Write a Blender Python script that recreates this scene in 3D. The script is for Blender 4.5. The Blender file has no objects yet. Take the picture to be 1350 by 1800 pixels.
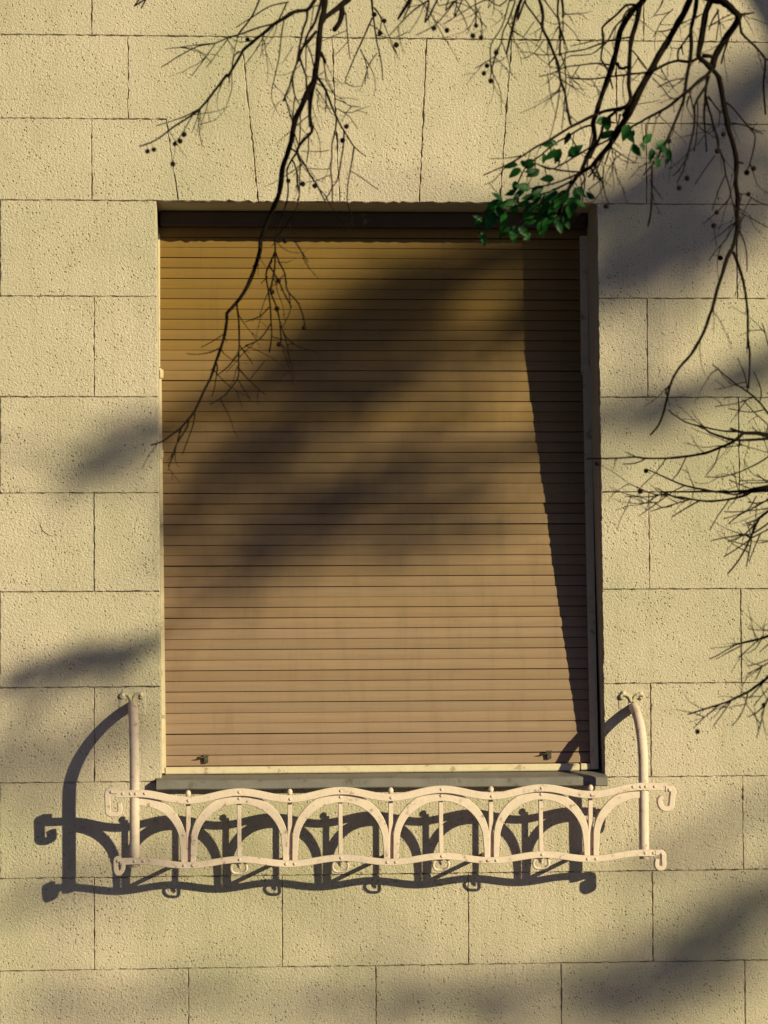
import bpy, bmesh, math, random
import numpy as np
from mathutils import Vector, Matrix, noise as mnoise

random.seed(11)
scene = bpy.context.scene
C = scene.collection
PI = math.pi

# ------------------------------------------------------------------ camera, world, sun, exposure
CAM = Vector((-0.4654, -6.7, -0.2777))
ROLL = -0.005106
FWD = (-CAM).normalized()
_r = FWD.cross(Vector((0, 0, 1))).normalized()
_u = _r.cross(FWD)
RGT = _r * math.cos(ROLL) + _u * math.sin(ROLL)
UPV = -_r * math.sin(ROLL) + _u * math.cos(ROLL)
FPX = CAM.length / 0.0015                       # focal length in pixels of the 1350 x 1800 photograph

cd = bpy.data.cameras.new('camera')
cam = bpy.data.objects.new('camera', cd); C.objects.link(cam)
cam.matrix_world = Matrix((
    (RGT.x, UPV.x, -FWD.x, CAM.x), (RGT.y, UPV.y, -FWD.y, CAM.y),
    (RGT.z, UPV.z, -FWD.z, CAM.z), (0, 0, 0, 1)))
cd.sensor_fit = 'HORIZONTAL'; cd.sensor_width = 24.0
cd.lens = FPX / 1350 * 24.0
cd.clip_start = 0.05; cd.clip_end = 3000
cd.dof.use_dof = True; cd.dof.focus_distance = 6.68; cd.dof.aperture_fstop = 8
scene.camera = cam

SUN_H, SUN_V = 1.0, 0.45                        # towards the sun: (SUN_H, -1, SUN_V)
SUNDIR = Vector((SUN_H, -1, SUN_V)).normalized()
ELEV = math.asin(SUNDIR.z)
wd = bpy.data.worlds.new('World'); scene.world = wd; wd.use_nodes = True
nt = wd.node_tree
sky = nt.nodes.new('ShaderNodeTexSky'); sky.sky_type = 'NISHITA'; sky.sun_disc = False
sky.sun_elevation = ELEV; sky.air_density = 0.4; sky.dust_density = 0.4; sky.ozone_density = 4.0
sky.sun_rotation = math.atan2(SUNDIR.x, SUNDIR.y)
nt.links.new(sky.outputs[0], nt.nodes['Background'].inputs[0])
nt.nodes['Background'].inputs[1].default_value = 0.05

sl = bpy.data.lights.new('sun', 'SUN'); sl.energy = 5.0; sl.angle = math.radians(0.53); sl.color = (1.0, 0.975, 0.53)
so = bpy.data.objects.new('sun', sl); C.objects.link(so)
so.rotation_euler = SUNDIR.to_track_quat('Z', 'Y').to_euler()
so.location = (6, -6, 6)

vs = scene.view_settings
vs.view_transform = 'Standard'; vs.look = 'None'; vs.gamma = 1; vs.use_curve_mapping = False
vs.exposure = 0.42
scene.cycles.max_bounces = 6

# ------------------------------------------------------------------ helpers
def W(px, py, y=0.0):
    """Point of the photograph's pixel (px, py) on the plane at depth y (0 = wall face)."""
    d = FWD + RGT * ((px - 675) / FPX) - UPV * ((py - 900) / FPX)
    return CAM + d * ((y - CAM.y) / d.y)

def mesh_obj(name, verts, faces, mat, parent=None, smooth=False):
    me = bpy.data.meshes.new(name)
    me.from_pydata([tuple(v) for v in verts], [], faces); me.update()
    if smooth:
        for p in me.polygons: p.use_smooth = True
    return link(name, me, mat, parent)

def link(name, me, mat, parent=None):
    if mat is not None and not me.materials: me.materials.append(mat)
    o = bpy.data.objects.new(name, me); C.objects.link(o)
    if parent: o.parent = parent
    return o

def bm_obj(name, bm, mat, parent=None, smooth=False):
    bmesh.ops.recalc_face_normals(bm, faces=bm.faces)
    me = bpy.data.meshes.new(name); bm.to_mesh(me); bm.free()
    if smooth:
        for p in me.polygons: p.use_smooth = True
    return link(name, me, mat, parent)

def thing(name, label, cat, loc=(0, 0, 0)):
    o = bpy.data.objects.new(name, None); C.objects.link(o)
    o.empty_display_size = 0.1
    o['label'] = label; o['category'] = cat
    return o

def add_box(bm, x0, x1, y0, y1, z0, z1, bevel=0.0):
    vs_ = [bm.verts.new(p) for p in ((x0, y0, z0), (x1, y0, z0), (x1, y1, z0), (x0, y1, z0),
                                     (x0, y0, z1), (x1, y0, z1), (x1, y1, z1), (x0, y1, z1))]
    fs = [bm.faces.new([vs_[i] for i in q]) for q in ((0, 1, 2, 3), (4, 5, 6, 7), (0, 1, 5, 4), (1, 2, 6, 5), (2, 3, 7, 6), (3, 0, 4, 7))]
    if bevel:
        es = {e for f in fs for e in f.edges}
        bmesh.ops.bevel(bm, geom=list(es), offset=bevel, segments=2, affect='EDGES')

def box(name, x0, x1, y0, y1, z0, z1, mat, parent=None, bevel=0.0):
    bm = bmesh.new(); add_box(bm, x0, x1, y0, y1, z0, z1, bevel)
    return bm_obj(name, bm, mat, parent)

def prism4(name, front, y0, y1, mat, parent=None):
    """Solid with a four cornered (x, z) outline between depths y0 and y1."""
    v = [(x, y0, z) for x, z in front] + [(x, y1, z) for x, z in front]
    n = len(front)
    f = [list(range(n)), list(range(2 * n - 1, n - 1, -1))] + [[i, i + n, (i + 1) % n + n, (i + 1) % n] for i in range(n)]
    bm = bmesh.new(); bv = [bm.verts.new(p) for p in v]
    for q in f: bm.faces.new([bv[i] for i in q])
    return bm_obj(name, bm, mat, parent)

def catmull(pts, n):
    """Smooth a list of numpy rows."""
    pts = [np.asarray(p, float) for p in pts]
    if len(pts) < 3 or n < 2:
        out = []
        for a, b in zip(pts, pts[1:]):
            for k in range(n): out.append(a + (b - a) * k / n)
        return out + [pts[-1]]
    P = [2 * pts[0] - pts[1]] + pts + [2 * pts[-1] - pts[-2]]
    out = []
    for i in range(1, len(P) - 2):
        p0, p1, p2, p3 = P[i - 1:i + 3]
        for k in range(n):
            t = k / n
            out.append(0.5 * ((2 * p1) + (-p0 + p2) * t + (2 * p0 - 5 * p1 + 4 * p2 - p3) * t * t + (-p0 + 3 * p1 - 3 * p2 + p3) * t ** 3))
    return out + [pts[-1]]

def tube(V, F, path, radii, sides=6, cap=True):
    """Append a tapered tube to the vertex and face lists."""
    path = [Vector(p) for p in path]
    base = len(V); n = len(path)
    t0 = (path[1] - path[0]).normalized()
    ref = Vector((0, 1, 0)) if abs(t0.y) < 0.9 else Vector((1, 0, 0))
    a = t0.cross(ref).normalized()
    for i, p in enumerate(path):
        t = (path[min(i + 1, n - 1)] - path[max(i - 1, 0)])
        t = t.normalized() if t.length > 1e-9 else t0
        a = (a - t * a.dot(t))
        a = a.normalized() if a.length > 1e-6 else t.orthogonal().normalized()
        b = t.cross(a)
        for k in range(sides):
            w = 2 * PI * k / sides
            V.append(tuple(p + (a * math.cos(w) + b * math.sin(w)) * radii[i]))
    for i in range(n - 1):
        for k in range(sides):
            k2 = (k + 1) % sides
            F.append((base + i * sides + k, base + i * sides + k2, base + (i + 1) * sides + k2, base + (i + 1) * sides + k))
    if cap:
        F.append(tuple(base + k for k in range(sides))[::-1])
        F.append(tuple(base + (n - 1) * sides + k for k in range(sides)))

def ribbon(name, pts, widths, y0, y1, mat, parent=None, closed=False, bevel=0.0012):
    """Flat iron strip: a centre line in (x, z), its width in that plane, solid from y0 (front) to y1."""
    pts = [Vector((p[0], p[1])) for p in pts]; n = len(pts)
    L, R = [], []
    for i, p in enumerate(pts):
        t = (pts[min(i + 1, n - 1)] - pts[max(i - 1, 0)]).normalized()
        nn = Vector((-t.y, t.x)); w = widths[i] if hasattr(widths, '__len__') else widths
        L.append(p + nn * w / 2); R.append(p - nn * w / 2)
    V, F = [], []
    for i in range(n):
        l, r = L[i], R[i]
        li = l + (r - l).normalized() * bevel; ri = r + (l - r).normalized() * bevel
        V += [(l.x, y0 + bevel, l.y), (li.x, y0, li.y), (ri.x, y0, ri.y), (r.x, y0 + bevel, r.y), (r.x, y1, r.y), (l.x, y1, l.y)]
    for i in range(n - 1):
        for k in range(6):
            k2 = (k + 1) % 6
            F.append((i * 6 + k, (i + 1) * 6 + k, (i + 1) * 6 + k2, i * 6 + k2))
    F.append((0, 1, 2, 3, 4, 5)); F.append(tuple((n - 1) * 6 + k for k in (5, 4, 3, 2, 1, 0)))
    bm = bmesh.new(); bv = [bm.verts.new(v) for v in V]
    for f in F: bm.faces.new([bv[i] for i in f])
    return bm_obj(name, bm, mat, parent)

# ------------------------------------------------------------------ materials
def mat_new(name):
    m = bpy.data.materials.new(name); m.use_nodes = True
    n = m.node_tree.nodes; b = n['Principled BSDF']
    return m, m.node_tree, n, m.node_tree.links, b

def N(nodes, typ, **kw):
    n = nodes.new(typ)
    for k, v in kw.items():
        if k in n.inputs: n.inputs[k].default_value = v
        else: setattr(n, k, v)
    return n

def ramp(nodes, stops):
    r = nodes.new('ShaderNodeValToRGB'); e = r.color_ramp.elements
    while len(e) < len(stops): e.new(0.5)
    for el, (p, c) in zip(e, stops):
        el.position = p; el.color = (*c, 1) if len(c) == 3 else c
    return r

def mix(nodes, links, fac, a, b, typ='MIX'):
    m = nodes.new('ShaderNodeMix'); m.data_type = 'RGBA'; m.blend_type = typ
    for sock, v in ((0, fac), (6, a), (7, b)):
        if hasattr(v, 'is_output'): links.new(v, m.inputs[sock])
        elif sock == 0: m.inputs[0].default_value = v
        else: m.inputs[sock].default_value = (*v, 1)
    return m.outputs[2]

def stucco(name, base, coarse=1.0, dirt=1.0):
    m, t, n, l, b = mat_new(name)
    geo = n.new('ShaderNodeNewGeometry'); pos = geo.outputs['Position']
    # colour: big weathered patches, grain and dirt held in the pits
    big = N(n, 'ShaderNodeTexNoise', Scale=1.7, Detail=5, Roughness=0.6); l.new(pos, big.inputs['Vector'])
    mid = N(n, 'ShaderNodeTexNoise', Scale=14, Detail=6, Roughness=0.7); l.new(pos, mid.inputs['Vector'])
    col = mix(n, l, ramp_fac(n, l, big.outputs[0], 0.40, 0.68), base, tuple(c * k for c, k in zip(base, (0.74, 0.82, 0.70))))
    col = mix(n, l, ramp_fac(n, l, mid.outputs[0], 0.50, 0.75, 0.45), col, tuple(c * k for c, k in zip(base, (0.78, 0.76, 0.72))))
    info = n.new('ShaderNodeObjectInfo')
    col = mix(n, l, ramp_fac(n, l, info.outputs['Random'], 0, 1, 0.16), col, tuple(c * k for c, k in zip(base, (0.72, 0.76, 0.66))))
    mp = n.new('ShaderNodeMapping'); l.new(pos, mp.inputs[0]); mp.inputs['Scale'].default_value = (16, 16, 1.1)
    st = N(n, 'ShaderNodeTexNoise', Scale=1.0, Detail=7, Roughness=0.72); l.new(mp.outputs[0], st.inputs['Vector'])
    col = mix(n, l, ramp_fac(n, l, st.outputs[0], 0.52, 0.80, 0.55), col, tuple(c * k for c, k in zip(base, (0.60, 0.62, 0.52))))
    # drips washed down from the sill and its fixings
    sx_ = n.new('ShaderNodeSeparateXYZ'); l.new(pos, sx_.inputs[0])
    zf = N(n, 'ShaderNodeMapRange', interpolation_type='SMOOTHSTEP'); l.new(sx_.outputs[2], zf.inputs[0]); zf.inputs[1].default_value = -1.45; zf.inputs[2].default_value = -0.75
    ab = N(n, 'ShaderNodeMath', operation='ABSOLUTE'); l.new(sx_.outputs[0], ab.inputs[0])
    xf = N(n, 'ShaderNodeMapRange'); l.new(ab.outputs[0], xf.inputs[0]); xf.inputs[1].default_value = 0.75; xf.inputs[2].default_value = 0.55
    up_ = N(n, 'ShaderNodeMapRange'); l.new(sx_.outputs[2], up_.inputs[0]); up_.inputs[1].default_value = -0.70; up_.inputs[2].default_value = -0.72
    mp4 = n.new('ShaderNodeMapping'); l.new(pos, mp4.inputs[0]); mp4.inputs['Scale'].default_value = (38, 38, 2.0)
    dr = N(n, 'ShaderNodeTexNoise', Scale=1.0, Detail=6, Roughness=0.7); l.new(mp4.outputs[0], dr.inputs['Vector'])
    f1 = N(n, 'ShaderNodeMath', operation='MULTIPLY'); l.new(zf.outputs[0], f1.inputs[0]); l.new(xf.outputs[0], f1.inputs[1])
    f2 = N(n, 'ShaderNodeMath', operation='MULTIPLY'); l.new(f1.outputs[0], f2.inputs[0]); l.new(up_.outputs[0], f2.inputs[1])
    f3 = N(n, 'ShaderNodeMath', operation='MULTIPLY'); l.new(f2.outputs[0], f3.inputs[0]); l.new(ramp_fac(n, l, dr.outputs[0], 0.44, 0.72, 0.75), f3.inputs[1])
    col = mix(n, l, f3.outputs[0], col, tuple(c * k for c, k in zip(base, (0.58, 0.63, 0.48))))
    # grain of the rendered coat
    g1 = N(n, 'ShaderNodeTexNoise', Scale=170, Detail=4, Roughness=0.7, Distortion=0.25); l.new(pos, g1.inputs['Vector'])
    g2 = N(n, 'ShaderNodeTexNoise', Scale=420, Detail=2, Roughness=0.6); l.new(pos, g2.inputs['Vector'])
    pit = N(n, 'ShaderNodeTexVoronoi', Scale=88.0, Randomness=1.0); l.new(pos, pit.inputs['Vector'])
    pn = N(n, 'ShaderNodeTexNoise', Scale=9, Detail=2); l.new(pos, pn.inputs['Vector'])
    thr = N(n, 'ShaderNodeMapRange'); thr.inputs[1].default_value = 0.35; thr.inputs[2].default_value = 0.75
    thr.inputs[3].default_value = 0.16; thr.inputs[4].default_value = 0.34; l.new(pn.outputs[0], thr.inputs[0])
    dv = N(n, 'ShaderNodeMath', operation='DIVIDE'); l.new(pit.outputs['Distance'], dv.inputs[0]); l.new(thr.outputs[0], dv.inputs[1])
    cl = N(n, 'ShaderNodeMath', operation='MINIMUM'); l.new(dv.outputs[0], cl.inputs[0]); cl.inputs[1].default_value = 1.0
    inv = N(n, 'ShaderNodeMath', operation='SUBTRACT'); inv.inputs[0].default_value = 1.0; l.new(cl.outputs[0], inv.inputs[1])
    dm = N(n, 'ShaderNodeMath', operation='MULTIPLY'); l.new(inv.outputs[0], dm.inputs[0]); dm.inputs[1].default_value = 0.85 * dirt
    col = mix(n, l, dm.outputs[0], col, (0.10, 0.085, 0.05))
    grain = ramp_fac(n, l, g2.outputs[0], 0.35, 0.65, 0.25)
    col = mix(n, l, grain, col, tuple(c * 0.72 for c in base))
    l.new(col, b.inputs['Base Color'])
    b.inputs['Roughness'].default_value = 0.92; b.inputs['Specular IOR Level'].default_value = 0.15
    # relief
    s1 = N(n, 'ShaderNodeMath', operation='MULTIPLY'); l.new(g2.outputs[0], s1.inputs[0]); s1.inputs[1].default_value = 0.28
    s2 = N(n, 'ShaderNodeMath', operation='ADD'); l.new(g1.outputs[0], s2.inputs[0]); l.new(s1.outputs[0], s2.inputs[1])
    s3 = N(n, 'ShaderNodeMath', operation='MULTIPLY_ADD'); l.new(cl.outputs[0], s3.inputs[0]); s3.inputs[1].default_value = 0.55; l.new(s2.outputs[0], s3.inputs[2])
    bp = N(n, 'ShaderNodeBump', Strength=1.0, Distance=0.0065 * coarse); l.new(s3.outputs[0], bp.inputs['Height'])
    l.new(bp.outputs[0], b.inputs['Normal'])
    return m

def ramp_fac(n, l, sock, lo, hi, amp=1.0):
    r = N(n, 'ShaderNodeMapRange'); l.new(sock, r.inputs[0])
    r.inputs[1].default_value = lo; r.inputs[2].default_value = hi; r.inputs[3].default_value = 0; r.inputs[4].default_value = amp
    return r.outputs[0]

def paint(name, base, worn, rough=0.5, scale=18, bump=0.0006, chips=0.60, fine=220):
    m, t, n, l, b = mat_new(name)
    pos = n.new('ShaderNodeNewGeometry').outputs['Position']
    a = N(n, 'ShaderNodeTexNoise', Scale=scale, Detail=7, Roughness=0.65); l.new(pos, a.inputs['Vector'])
    c = N(n, 'ShaderNodeTexNoise', Scale=fine, Detail=3); l.new(pos, c.inputs['Vector'])
    col = mix(n, l, ramp_fac(n, l, a.outputs[0], 0.40, 0.65, 0.6), base, tuple(x * 0.82 for x in base))
    col = mix(n, l, ramp_fac(n, l, a.outputs[0], chips, chips + 0.06, 0.8), col, worn)
    l.new(col, b.inputs['Base Color'])
    rr = N(n, 'ShaderNodeMapRange'); l.new(c.outputs[0], rr.inputs[0]); rr.inputs[3].default_value = rough - 0.12; rr.inputs[4].default_value = rough + 0.15
    l.new(rr.outputs[0], b.inputs['Roughness'])
    b.inputs['Specular IOR Level'].default_value = 0.3
    bp = N(n, 'ShaderNodeBump', Strength=1.0, Distance=bump); l.new(c.outputs[0], bp.inputs['Height']); l.new(bp.outputs[0], b.inputs['Normal'])
    return m

M_WALL = stucco('cream_stucco', (0.61, 0.478, 0.42))
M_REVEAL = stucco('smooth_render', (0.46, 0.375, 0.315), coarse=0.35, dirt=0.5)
M_JOINT = stucco('joint_mortar', (0.50, 0.41, 0.34), coarse=0.6)
def dirty_joint(m):
    n, l = m.node_tree.nodes, m.node_tree.links; b = n['Principled BSDF']
    src = b.inputs['Base Color'].links[0].from_socket
    pos = n.new('ShaderNodeNewGeometry').outputs['Position']
    a = N(n, 'ShaderNodeTexNoise', Scale=17, Detail=5, Roughness=0.75); l.new(pos, a.inputs['Vector'])
    l.new(mix(n, l, ramp_fac(n, l, a.outputs[0], 0.48, 0.68, 0.85), src, (0.045, 0.04, 0.03)), b.inputs['Base Color'])
dirty_joint(M_JOINT)
M_RAIL = paint('railing_paint', (0.60, 0.445, 0.415), (0.24, 0.14, 0.09), rough=0.65, scale=48, chips=0.60, bump=0.0008)
M_GUIDE = paint('cream_guide_paint', (0.54, 0.42, 0.32), (0.26, 0.18, 0.12), rough=0.55, scale=40, chips=0.60)
M_SILL = paint('sill_sheet_metal', (0.155, 0.13, 0.135), (0.09, 0.07, 0.06), rough=0.5, scale=26, chips=0.60)
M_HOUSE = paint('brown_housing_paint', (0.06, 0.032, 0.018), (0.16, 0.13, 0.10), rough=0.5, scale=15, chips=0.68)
M_IRON = paint('dark_latch_iron', (0.05, 0.04, 0.03), (0.10, 0.07, 0.04), rough=0.5)
M_RUST = stucco('patched_plaster', (0.52, 0.42, 0.32), coarse=0.6)

def slat_material():
    m, t, n, l, b = mat_new('shutter_slat_paint')
    pos = n.new('ShaderNodeNewGeometry').outputs['Position']
    info = n.new('ShaderNodeObjectInfo')
    mp = n.new('ShaderNodeMapping'); l.new(pos, mp.inputs[0]); mp.inputs['Scale'].default_value = (6, 6, 120)
    a = N(n, 'ShaderNodeTexNoise', Scale=1.0, Detail=6, Roughness=0.7); l.new(mp.outputs[0], a.inputs['Vector'])
    mp2 = n.new('ShaderNodeMapping'); l.new(pos, mp2.inputs[0]); mp2.inputs['Scale'].default_value = (4, 4, 900)
    s = N(n, 'ShaderNodeTexNoise', Scale=1.0, Detail=3); l.new(mp2.outputs[0], s.inputs['Vector'])
    col = mix(n, l, ramp_fac(n, l, a.outputs[0], 0.35, 0.70, 0.7), (0.255, 0.146, 0.108), (0.20, 0.110, 0.078))
    col = mix(n, l, ramp_fac(n, l, info.outputs['Random'], 0.0, 1.0, 0.40), col, (0.165, 0.094, 0.068))
    mp3 = n.new('ShaderNodeMapping'); l.new(pos, mp3.inputs[0]); mp3.inputs['Scale'].default_value = (26, 26, 2.2)
    ru = N(n, 'ShaderNodeTexNoise', Scale=1.0, Detail=7, Roughness=0.7); l.new(mp3.outputs[0], ru.inputs['Vector'])
    col = mix(n, l, ramp_fac(n, l, ru.outputs[0], 0.50, 0.78, 0.55), col, (0.145, 0.085, 0.055))
    # object colour carries each slat's own tint
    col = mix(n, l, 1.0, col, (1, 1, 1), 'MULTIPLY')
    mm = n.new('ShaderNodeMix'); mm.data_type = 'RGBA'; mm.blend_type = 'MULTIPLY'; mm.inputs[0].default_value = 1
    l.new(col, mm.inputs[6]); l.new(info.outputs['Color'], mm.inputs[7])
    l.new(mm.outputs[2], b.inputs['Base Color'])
    b.inputs['Roughness'].default_value = 0.55; b.inputs['Specular IOR Level'].default_value = 0.3
    bp = N(n, 'ShaderNodeBump', Strength=0.6, Distance=0.0006); l.new(s.outputs[0], bp.inputs['Height']); l.new(bp.outputs[0], b.inputs['Normal'])
    return m
M_SLAT = slat_material()

def bark_material(name, base):
    m, t, n, l, b = mat_new(name)
    pos = n.new('ShaderNodeNewGeometry').outputs['Position']
    a = N(n, 'ShaderNodeTexNoise', Scale=160, Detail=5); l.new(pos, a.inputs['Vector'])
    l.new(mix(n, l, ramp_fac(n, l, a.outputs[0], 0.35, 0.7), base, tuple(x * 0.45 for x in base)), b.inputs['Base Color'])
    b.inputs['Roughness'].default_value = 0.9; b.inputs['Specular IOR Level'].default_value = 0.1
    bp = N(n, 'ShaderNodeBump', Strength=0.8, Distance=0.002); l.new(a.outputs[0], bp.inputs['Height']); l.new(bp.outputs[0], b.inputs['Normal'])
    return m
M_BARK = bark_material('dark_bark', (0.009, 0.0042, 0.0036))
M_FRUIT = bark_material('dry_fruit', (0.012, 0.005, 0.004))

def leaf_material():
    m, t, n, l, b = mat_new('green_leaf')
    info = n.new('ShaderNodeObjectInfo')
    col = mix(n, l, info.outputs['Random'], (0.003, 0.030, 0.006), (0.010, 0.072, 0.009))
    l.new(col, b.inputs['Base Color']); b.inputs['Roughness'].default_value = 0.5
    b.inputs['Specular IOR Level'].default_value = 0.25
    tr = n.new('ShaderNodeBsdfTranslucent'); l.new(col, tr.inputs[0])
    ms = n.new('ShaderNodeMixShader'); ms.inputs[0].default_value = 0.35
    l.new(b.outputs[0], ms.inputs[1]); l.new(tr.outputs[0], ms.inputs[2])
    l.new(ms.outputs[0], n['Material Output'].inputs[0])
    return m
M_LEAF = leaf_material()

def paving_material():
    m, t, n, l, b = mat_new('street_paving')
    pos = n.new('ShaderNodeNewGeometry').outputs['Position']
    a = N(n, 'ShaderNodeTexNoise', Scale=3, Detail=8, Roughness=0.7); l.new(pos, a.inputs['Vector'])
    l.new(mix(n, l, a.outputs[0], (0.05, 0.045, 0.042), (0.085, 0.078, 0.07)), b.inputs['Base Color'])
    b.inputs['Roughness'].default_value = 0.9
    bp = N(n, 'ShaderNodeBump', Strength=0.5, Distance=0.01); l.new(a.outputs[0], bp.inputs['Height']); l.new(bp.outputs[0], b.inputs['Normal'])
    return m
M_PAVE = paving_material()

# ------------------------------------------------------------------ ground
GZ = -1.67
gr = mesh_obj('pavement', [(-400, -400, GZ), (400, -400, GZ), (400, 0.5, GZ), (-400, 0.5, GZ)], [(0, 1, 2, 3)], M_PAVE)
gr['kind'] = 'structure'

# ------------------------------------------------------------------ the wall and its blocks
wall = thing('building_wall', 'cream stucco wall of large scored blocks around the shuttered window', 'wall')
ZA, ZB, ZC = 1.2598, 1.0379, 0.8216
ROWS = [('C', 0.8216), ('D', 0.5684), ('E', 0.3036), ('F', 0.0515), ('G', -0.2066), ('H', -0.4559), ('I', -0.7029), ('J', -0.9502), ('K', -1.1886), ('L', -1.4290), ('Z', GZ + 0.005)]
OL = lambda z: -0.5966 + (0.8186 - z) / 1.508 * 0.0112       # left and right edge of the opening
OR = lambda z: 0.5727 + (0.8186 - z) / 1.508 * 0.0081
OT, OB = 0.8216, -0.7029

def offset_poly(P, d):
    n = len(P); out = []
    for i in range(n):
        p0, p1, p2 = Vector(P[i - 1]), Vector(P[i]), Vector(P[(i + 1) % n])
        a = (p1 - p0).normalized(); b = (p2 - p1).normalized()
        na = Vector((-a.y, a.x)); nb = Vector((-b.y, b.x))            # inward for counter-clockwise outlines
        k = 1 + na.dot(nb)
        out.append(p1 + (na + nb) * (d / max(k, 0.25)))
    return out

def area(P): return 0.5 * sum(P[i - 1][0] * P[i][1] - P[i][0] * P[i - 1][1] for i in range(len(P)))

def block(P, rough=0.0007, gap=0.0005, bevel=0.0018):
    P = [(min(3.6, max(-3.4, x)), z) for x, z in P]
    if abs(area(P)) < 0.01: return None
    if area(P) < 0: P = P[::-1]
    rnd = random.Random(int((P[0][0] + 9) * 1e4) * 31 + int((P[0][1] + 9) * 1e4))
    Q = offset_poly(P, gap); R = offset_poly(P, gap + bevel)
    outer, inner = [], []
    n = len(P)
    for i in range(n):
        q0, q1, r0, r1 = Q[i], Q[(i + 1) % n], R[i], R[(i + 1) % n]
        L = (q1 - q0).length; k = max(2, int(L / 0.011)) if max(abs(q0.x), abs(q0.y)) < 1.6 else max(1, int(L / 0.1))
        d = (q1 - q0).normalized(); nn = Vector((-d.y, d.x))
        for j in range(k):
            t = j / k
            jit = 0 if j == 0 else rnd.gauss(0, rough) + 0.0009 * mnoise.noise(Vector((q0.x * 7 + L * t * 40, q0.y * 9, 3.1)))
            o = q0.lerp(q1, t) + nn * jit
            outer.append(o); inner.append(r0.lerp(r1, t) + nn * (jit * 0.8 + (0 if j == 0 else rnd.gauss(0, 0.0005))))
    m = len(outer); y = rnd.gauss(0, 0.0006)
    V = [(p.x, y, p.y) for p in inner] + [(p.x, y + 0.0035, p.y) for p in outer] + [(p.x, 0.016, p.y) for p in outer]
    F = [tuple(range(m))]
    for i in range(m):
        j = (i + 1) % m
        F.append((i, i + m, j + m, j)); F.append((i + m, i + 2 * m, j + 2 * m, j + m))
    return mesh_obj('block', V, F, M_WALL, wall)

def pw(px, py): p = W(px, py); return p.x, p.z
def xat(px, z):                                   # x on the wall of pixel column px at height z
    py = 900 - z / 0.0015
    return W(px, py).x
def rect(x0, x1, z0, z1): return [(x0, z0), (x1, z0), (x1, z1), (x0, z1)]

ODD = [-1.005 + 0.4885 * k for k in range(-6, 10)]
EVEN = [-0.7606 + 0.4885 * k for k in range(-6, 10)]
for i in range(len(ROWS) - 1):
    nm, z1 = ROWS[i]; z0 = ROWS[i + 1][1]
    fam = ODD if i % 2 == 0 else EVEN
    if nm == 'I': fam = [x for x in fam if x < -0.9 or x > 0.9]
    if z0 >= OB - 0.01:                            # beside the window
        xs = [x for x in fam if x < -0.62]
        for a, b in zip(xs, xs[1:]): block(rect(a, b, z0, z1))
        block([(xs[-1], z0), (OL(z0), z0), (OL(z1), z1), (xs[-1], z1)])
        xs = [x for x in fam if x > 0.60]
        block([(OR(z0), z0), (xs[0], z0), (xs[0], z1), (OR(z1), z1)])
        for a, b in zip(xs, xs[1:]): block(rect(a, b, z0, z1))
    else:
        for a, b in zip(fam, fam[1:]): block(rect(a, b, z0, z1))
# flat arch over the opening: stones read off their fanned joints
X = xat
x225 = X(225, 1.15); x160 = X(161, 0.93); x1084 = X(1083, 1.15); x1136 = X(1136, 0.93)
RG = 0.0013
block([(x225, ZB), (X(292, ZB), ZB), (X(313, ZC), ZC), (X(454, ZC), ZC), (X(424, ZA), ZA), (x225, ZA)], RG)
block([(x160, ZC), (X(313, ZC), ZC), (X(292, ZB), ZB), (x160, ZB)])
block([(X(454, ZC), ZC), (X(597, ZC), ZC), (X(583, ZA), ZA), (X(424, ZA), ZA)], RG)
block([(X(597, ZC), ZC), (X(737, ZC), ZC), (X(750, ZA), ZA), (X(583, ZA), ZA)], RG)
block([(X(737, ZC), ZC), (X(878, ZC), ZC), (X(899, ZA), ZA), (X(750, ZA), ZA)], RG)
block([(X(878, ZC), ZC), (X(1023, ZC), ZC), (X(1042, ZB), ZB), (x1084, ZB), (x1084, ZA), (X(899, ZA), ZA)], RG)
block([(X(1023, ZC), ZC), (x1136, ZC), (x1136, ZB), (X(1042, ZB), ZB)])
for k in range(7):
    block(rect(x225 - 0.4885 * (k + 1), x225 - 0.4885 * k, ZB, ZA)); block(rect(x1084 + 0.4885 * k, x1084 + 0.4885 * (k + 1), ZB, ZA))
    block(rect(x160 - 0.4885 * (k + 1), x160 - 0.4885 * k, ZC, ZB)); block(rect(x1136 + 0.4885 * k, x1136 + 0.4885 * (k + 1), ZC, ZB))
ZU = [ZA + 0.25 * k for k in range(8)]
for i in range(7):
    if i == 0:
        xs = [x160 - 0.4885 * k for k in range(7, -1, -1)] + [X(1131, 1.3) + 0.4885 * k for k in range(8)]
    else:
        xs = ODD if i % 2 else EVEN
    for a, b in zip(xs, xs[1:]): block(rect(a, b, ZU[i], ZU[i + 1]))

# masonry behind the coat, with the opening left in it
CF, CB = 0.009, 0.42
xl, xr = -0.605, 0.592
box('masonry', -3.395, xl - 0.012, CF, CB, GZ, ZU[-1], M_JOINT, wall)
box('masonry', xr + 0.012, 3.595, CF, CB, GZ, ZU[-1], M_JOINT, wall)
box('masonry', xl - 0.012, xr + 0.012, CF, CB, OT + 0.003, ZU[-1], M_JOINT, wall)
box('masonry', xl - 0.012, xr + 0.012, CF, CB, GZ, OB - 0.02, M_JOINT, wall)
box('light_stop_panel', xl - 0.012, xr + 0.012, 0.42, 0.46, OB - 0.02, OT + 0.003, M_JOINT, wall)  # unseen panel added behind the shutter to stop light leaking through
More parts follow.
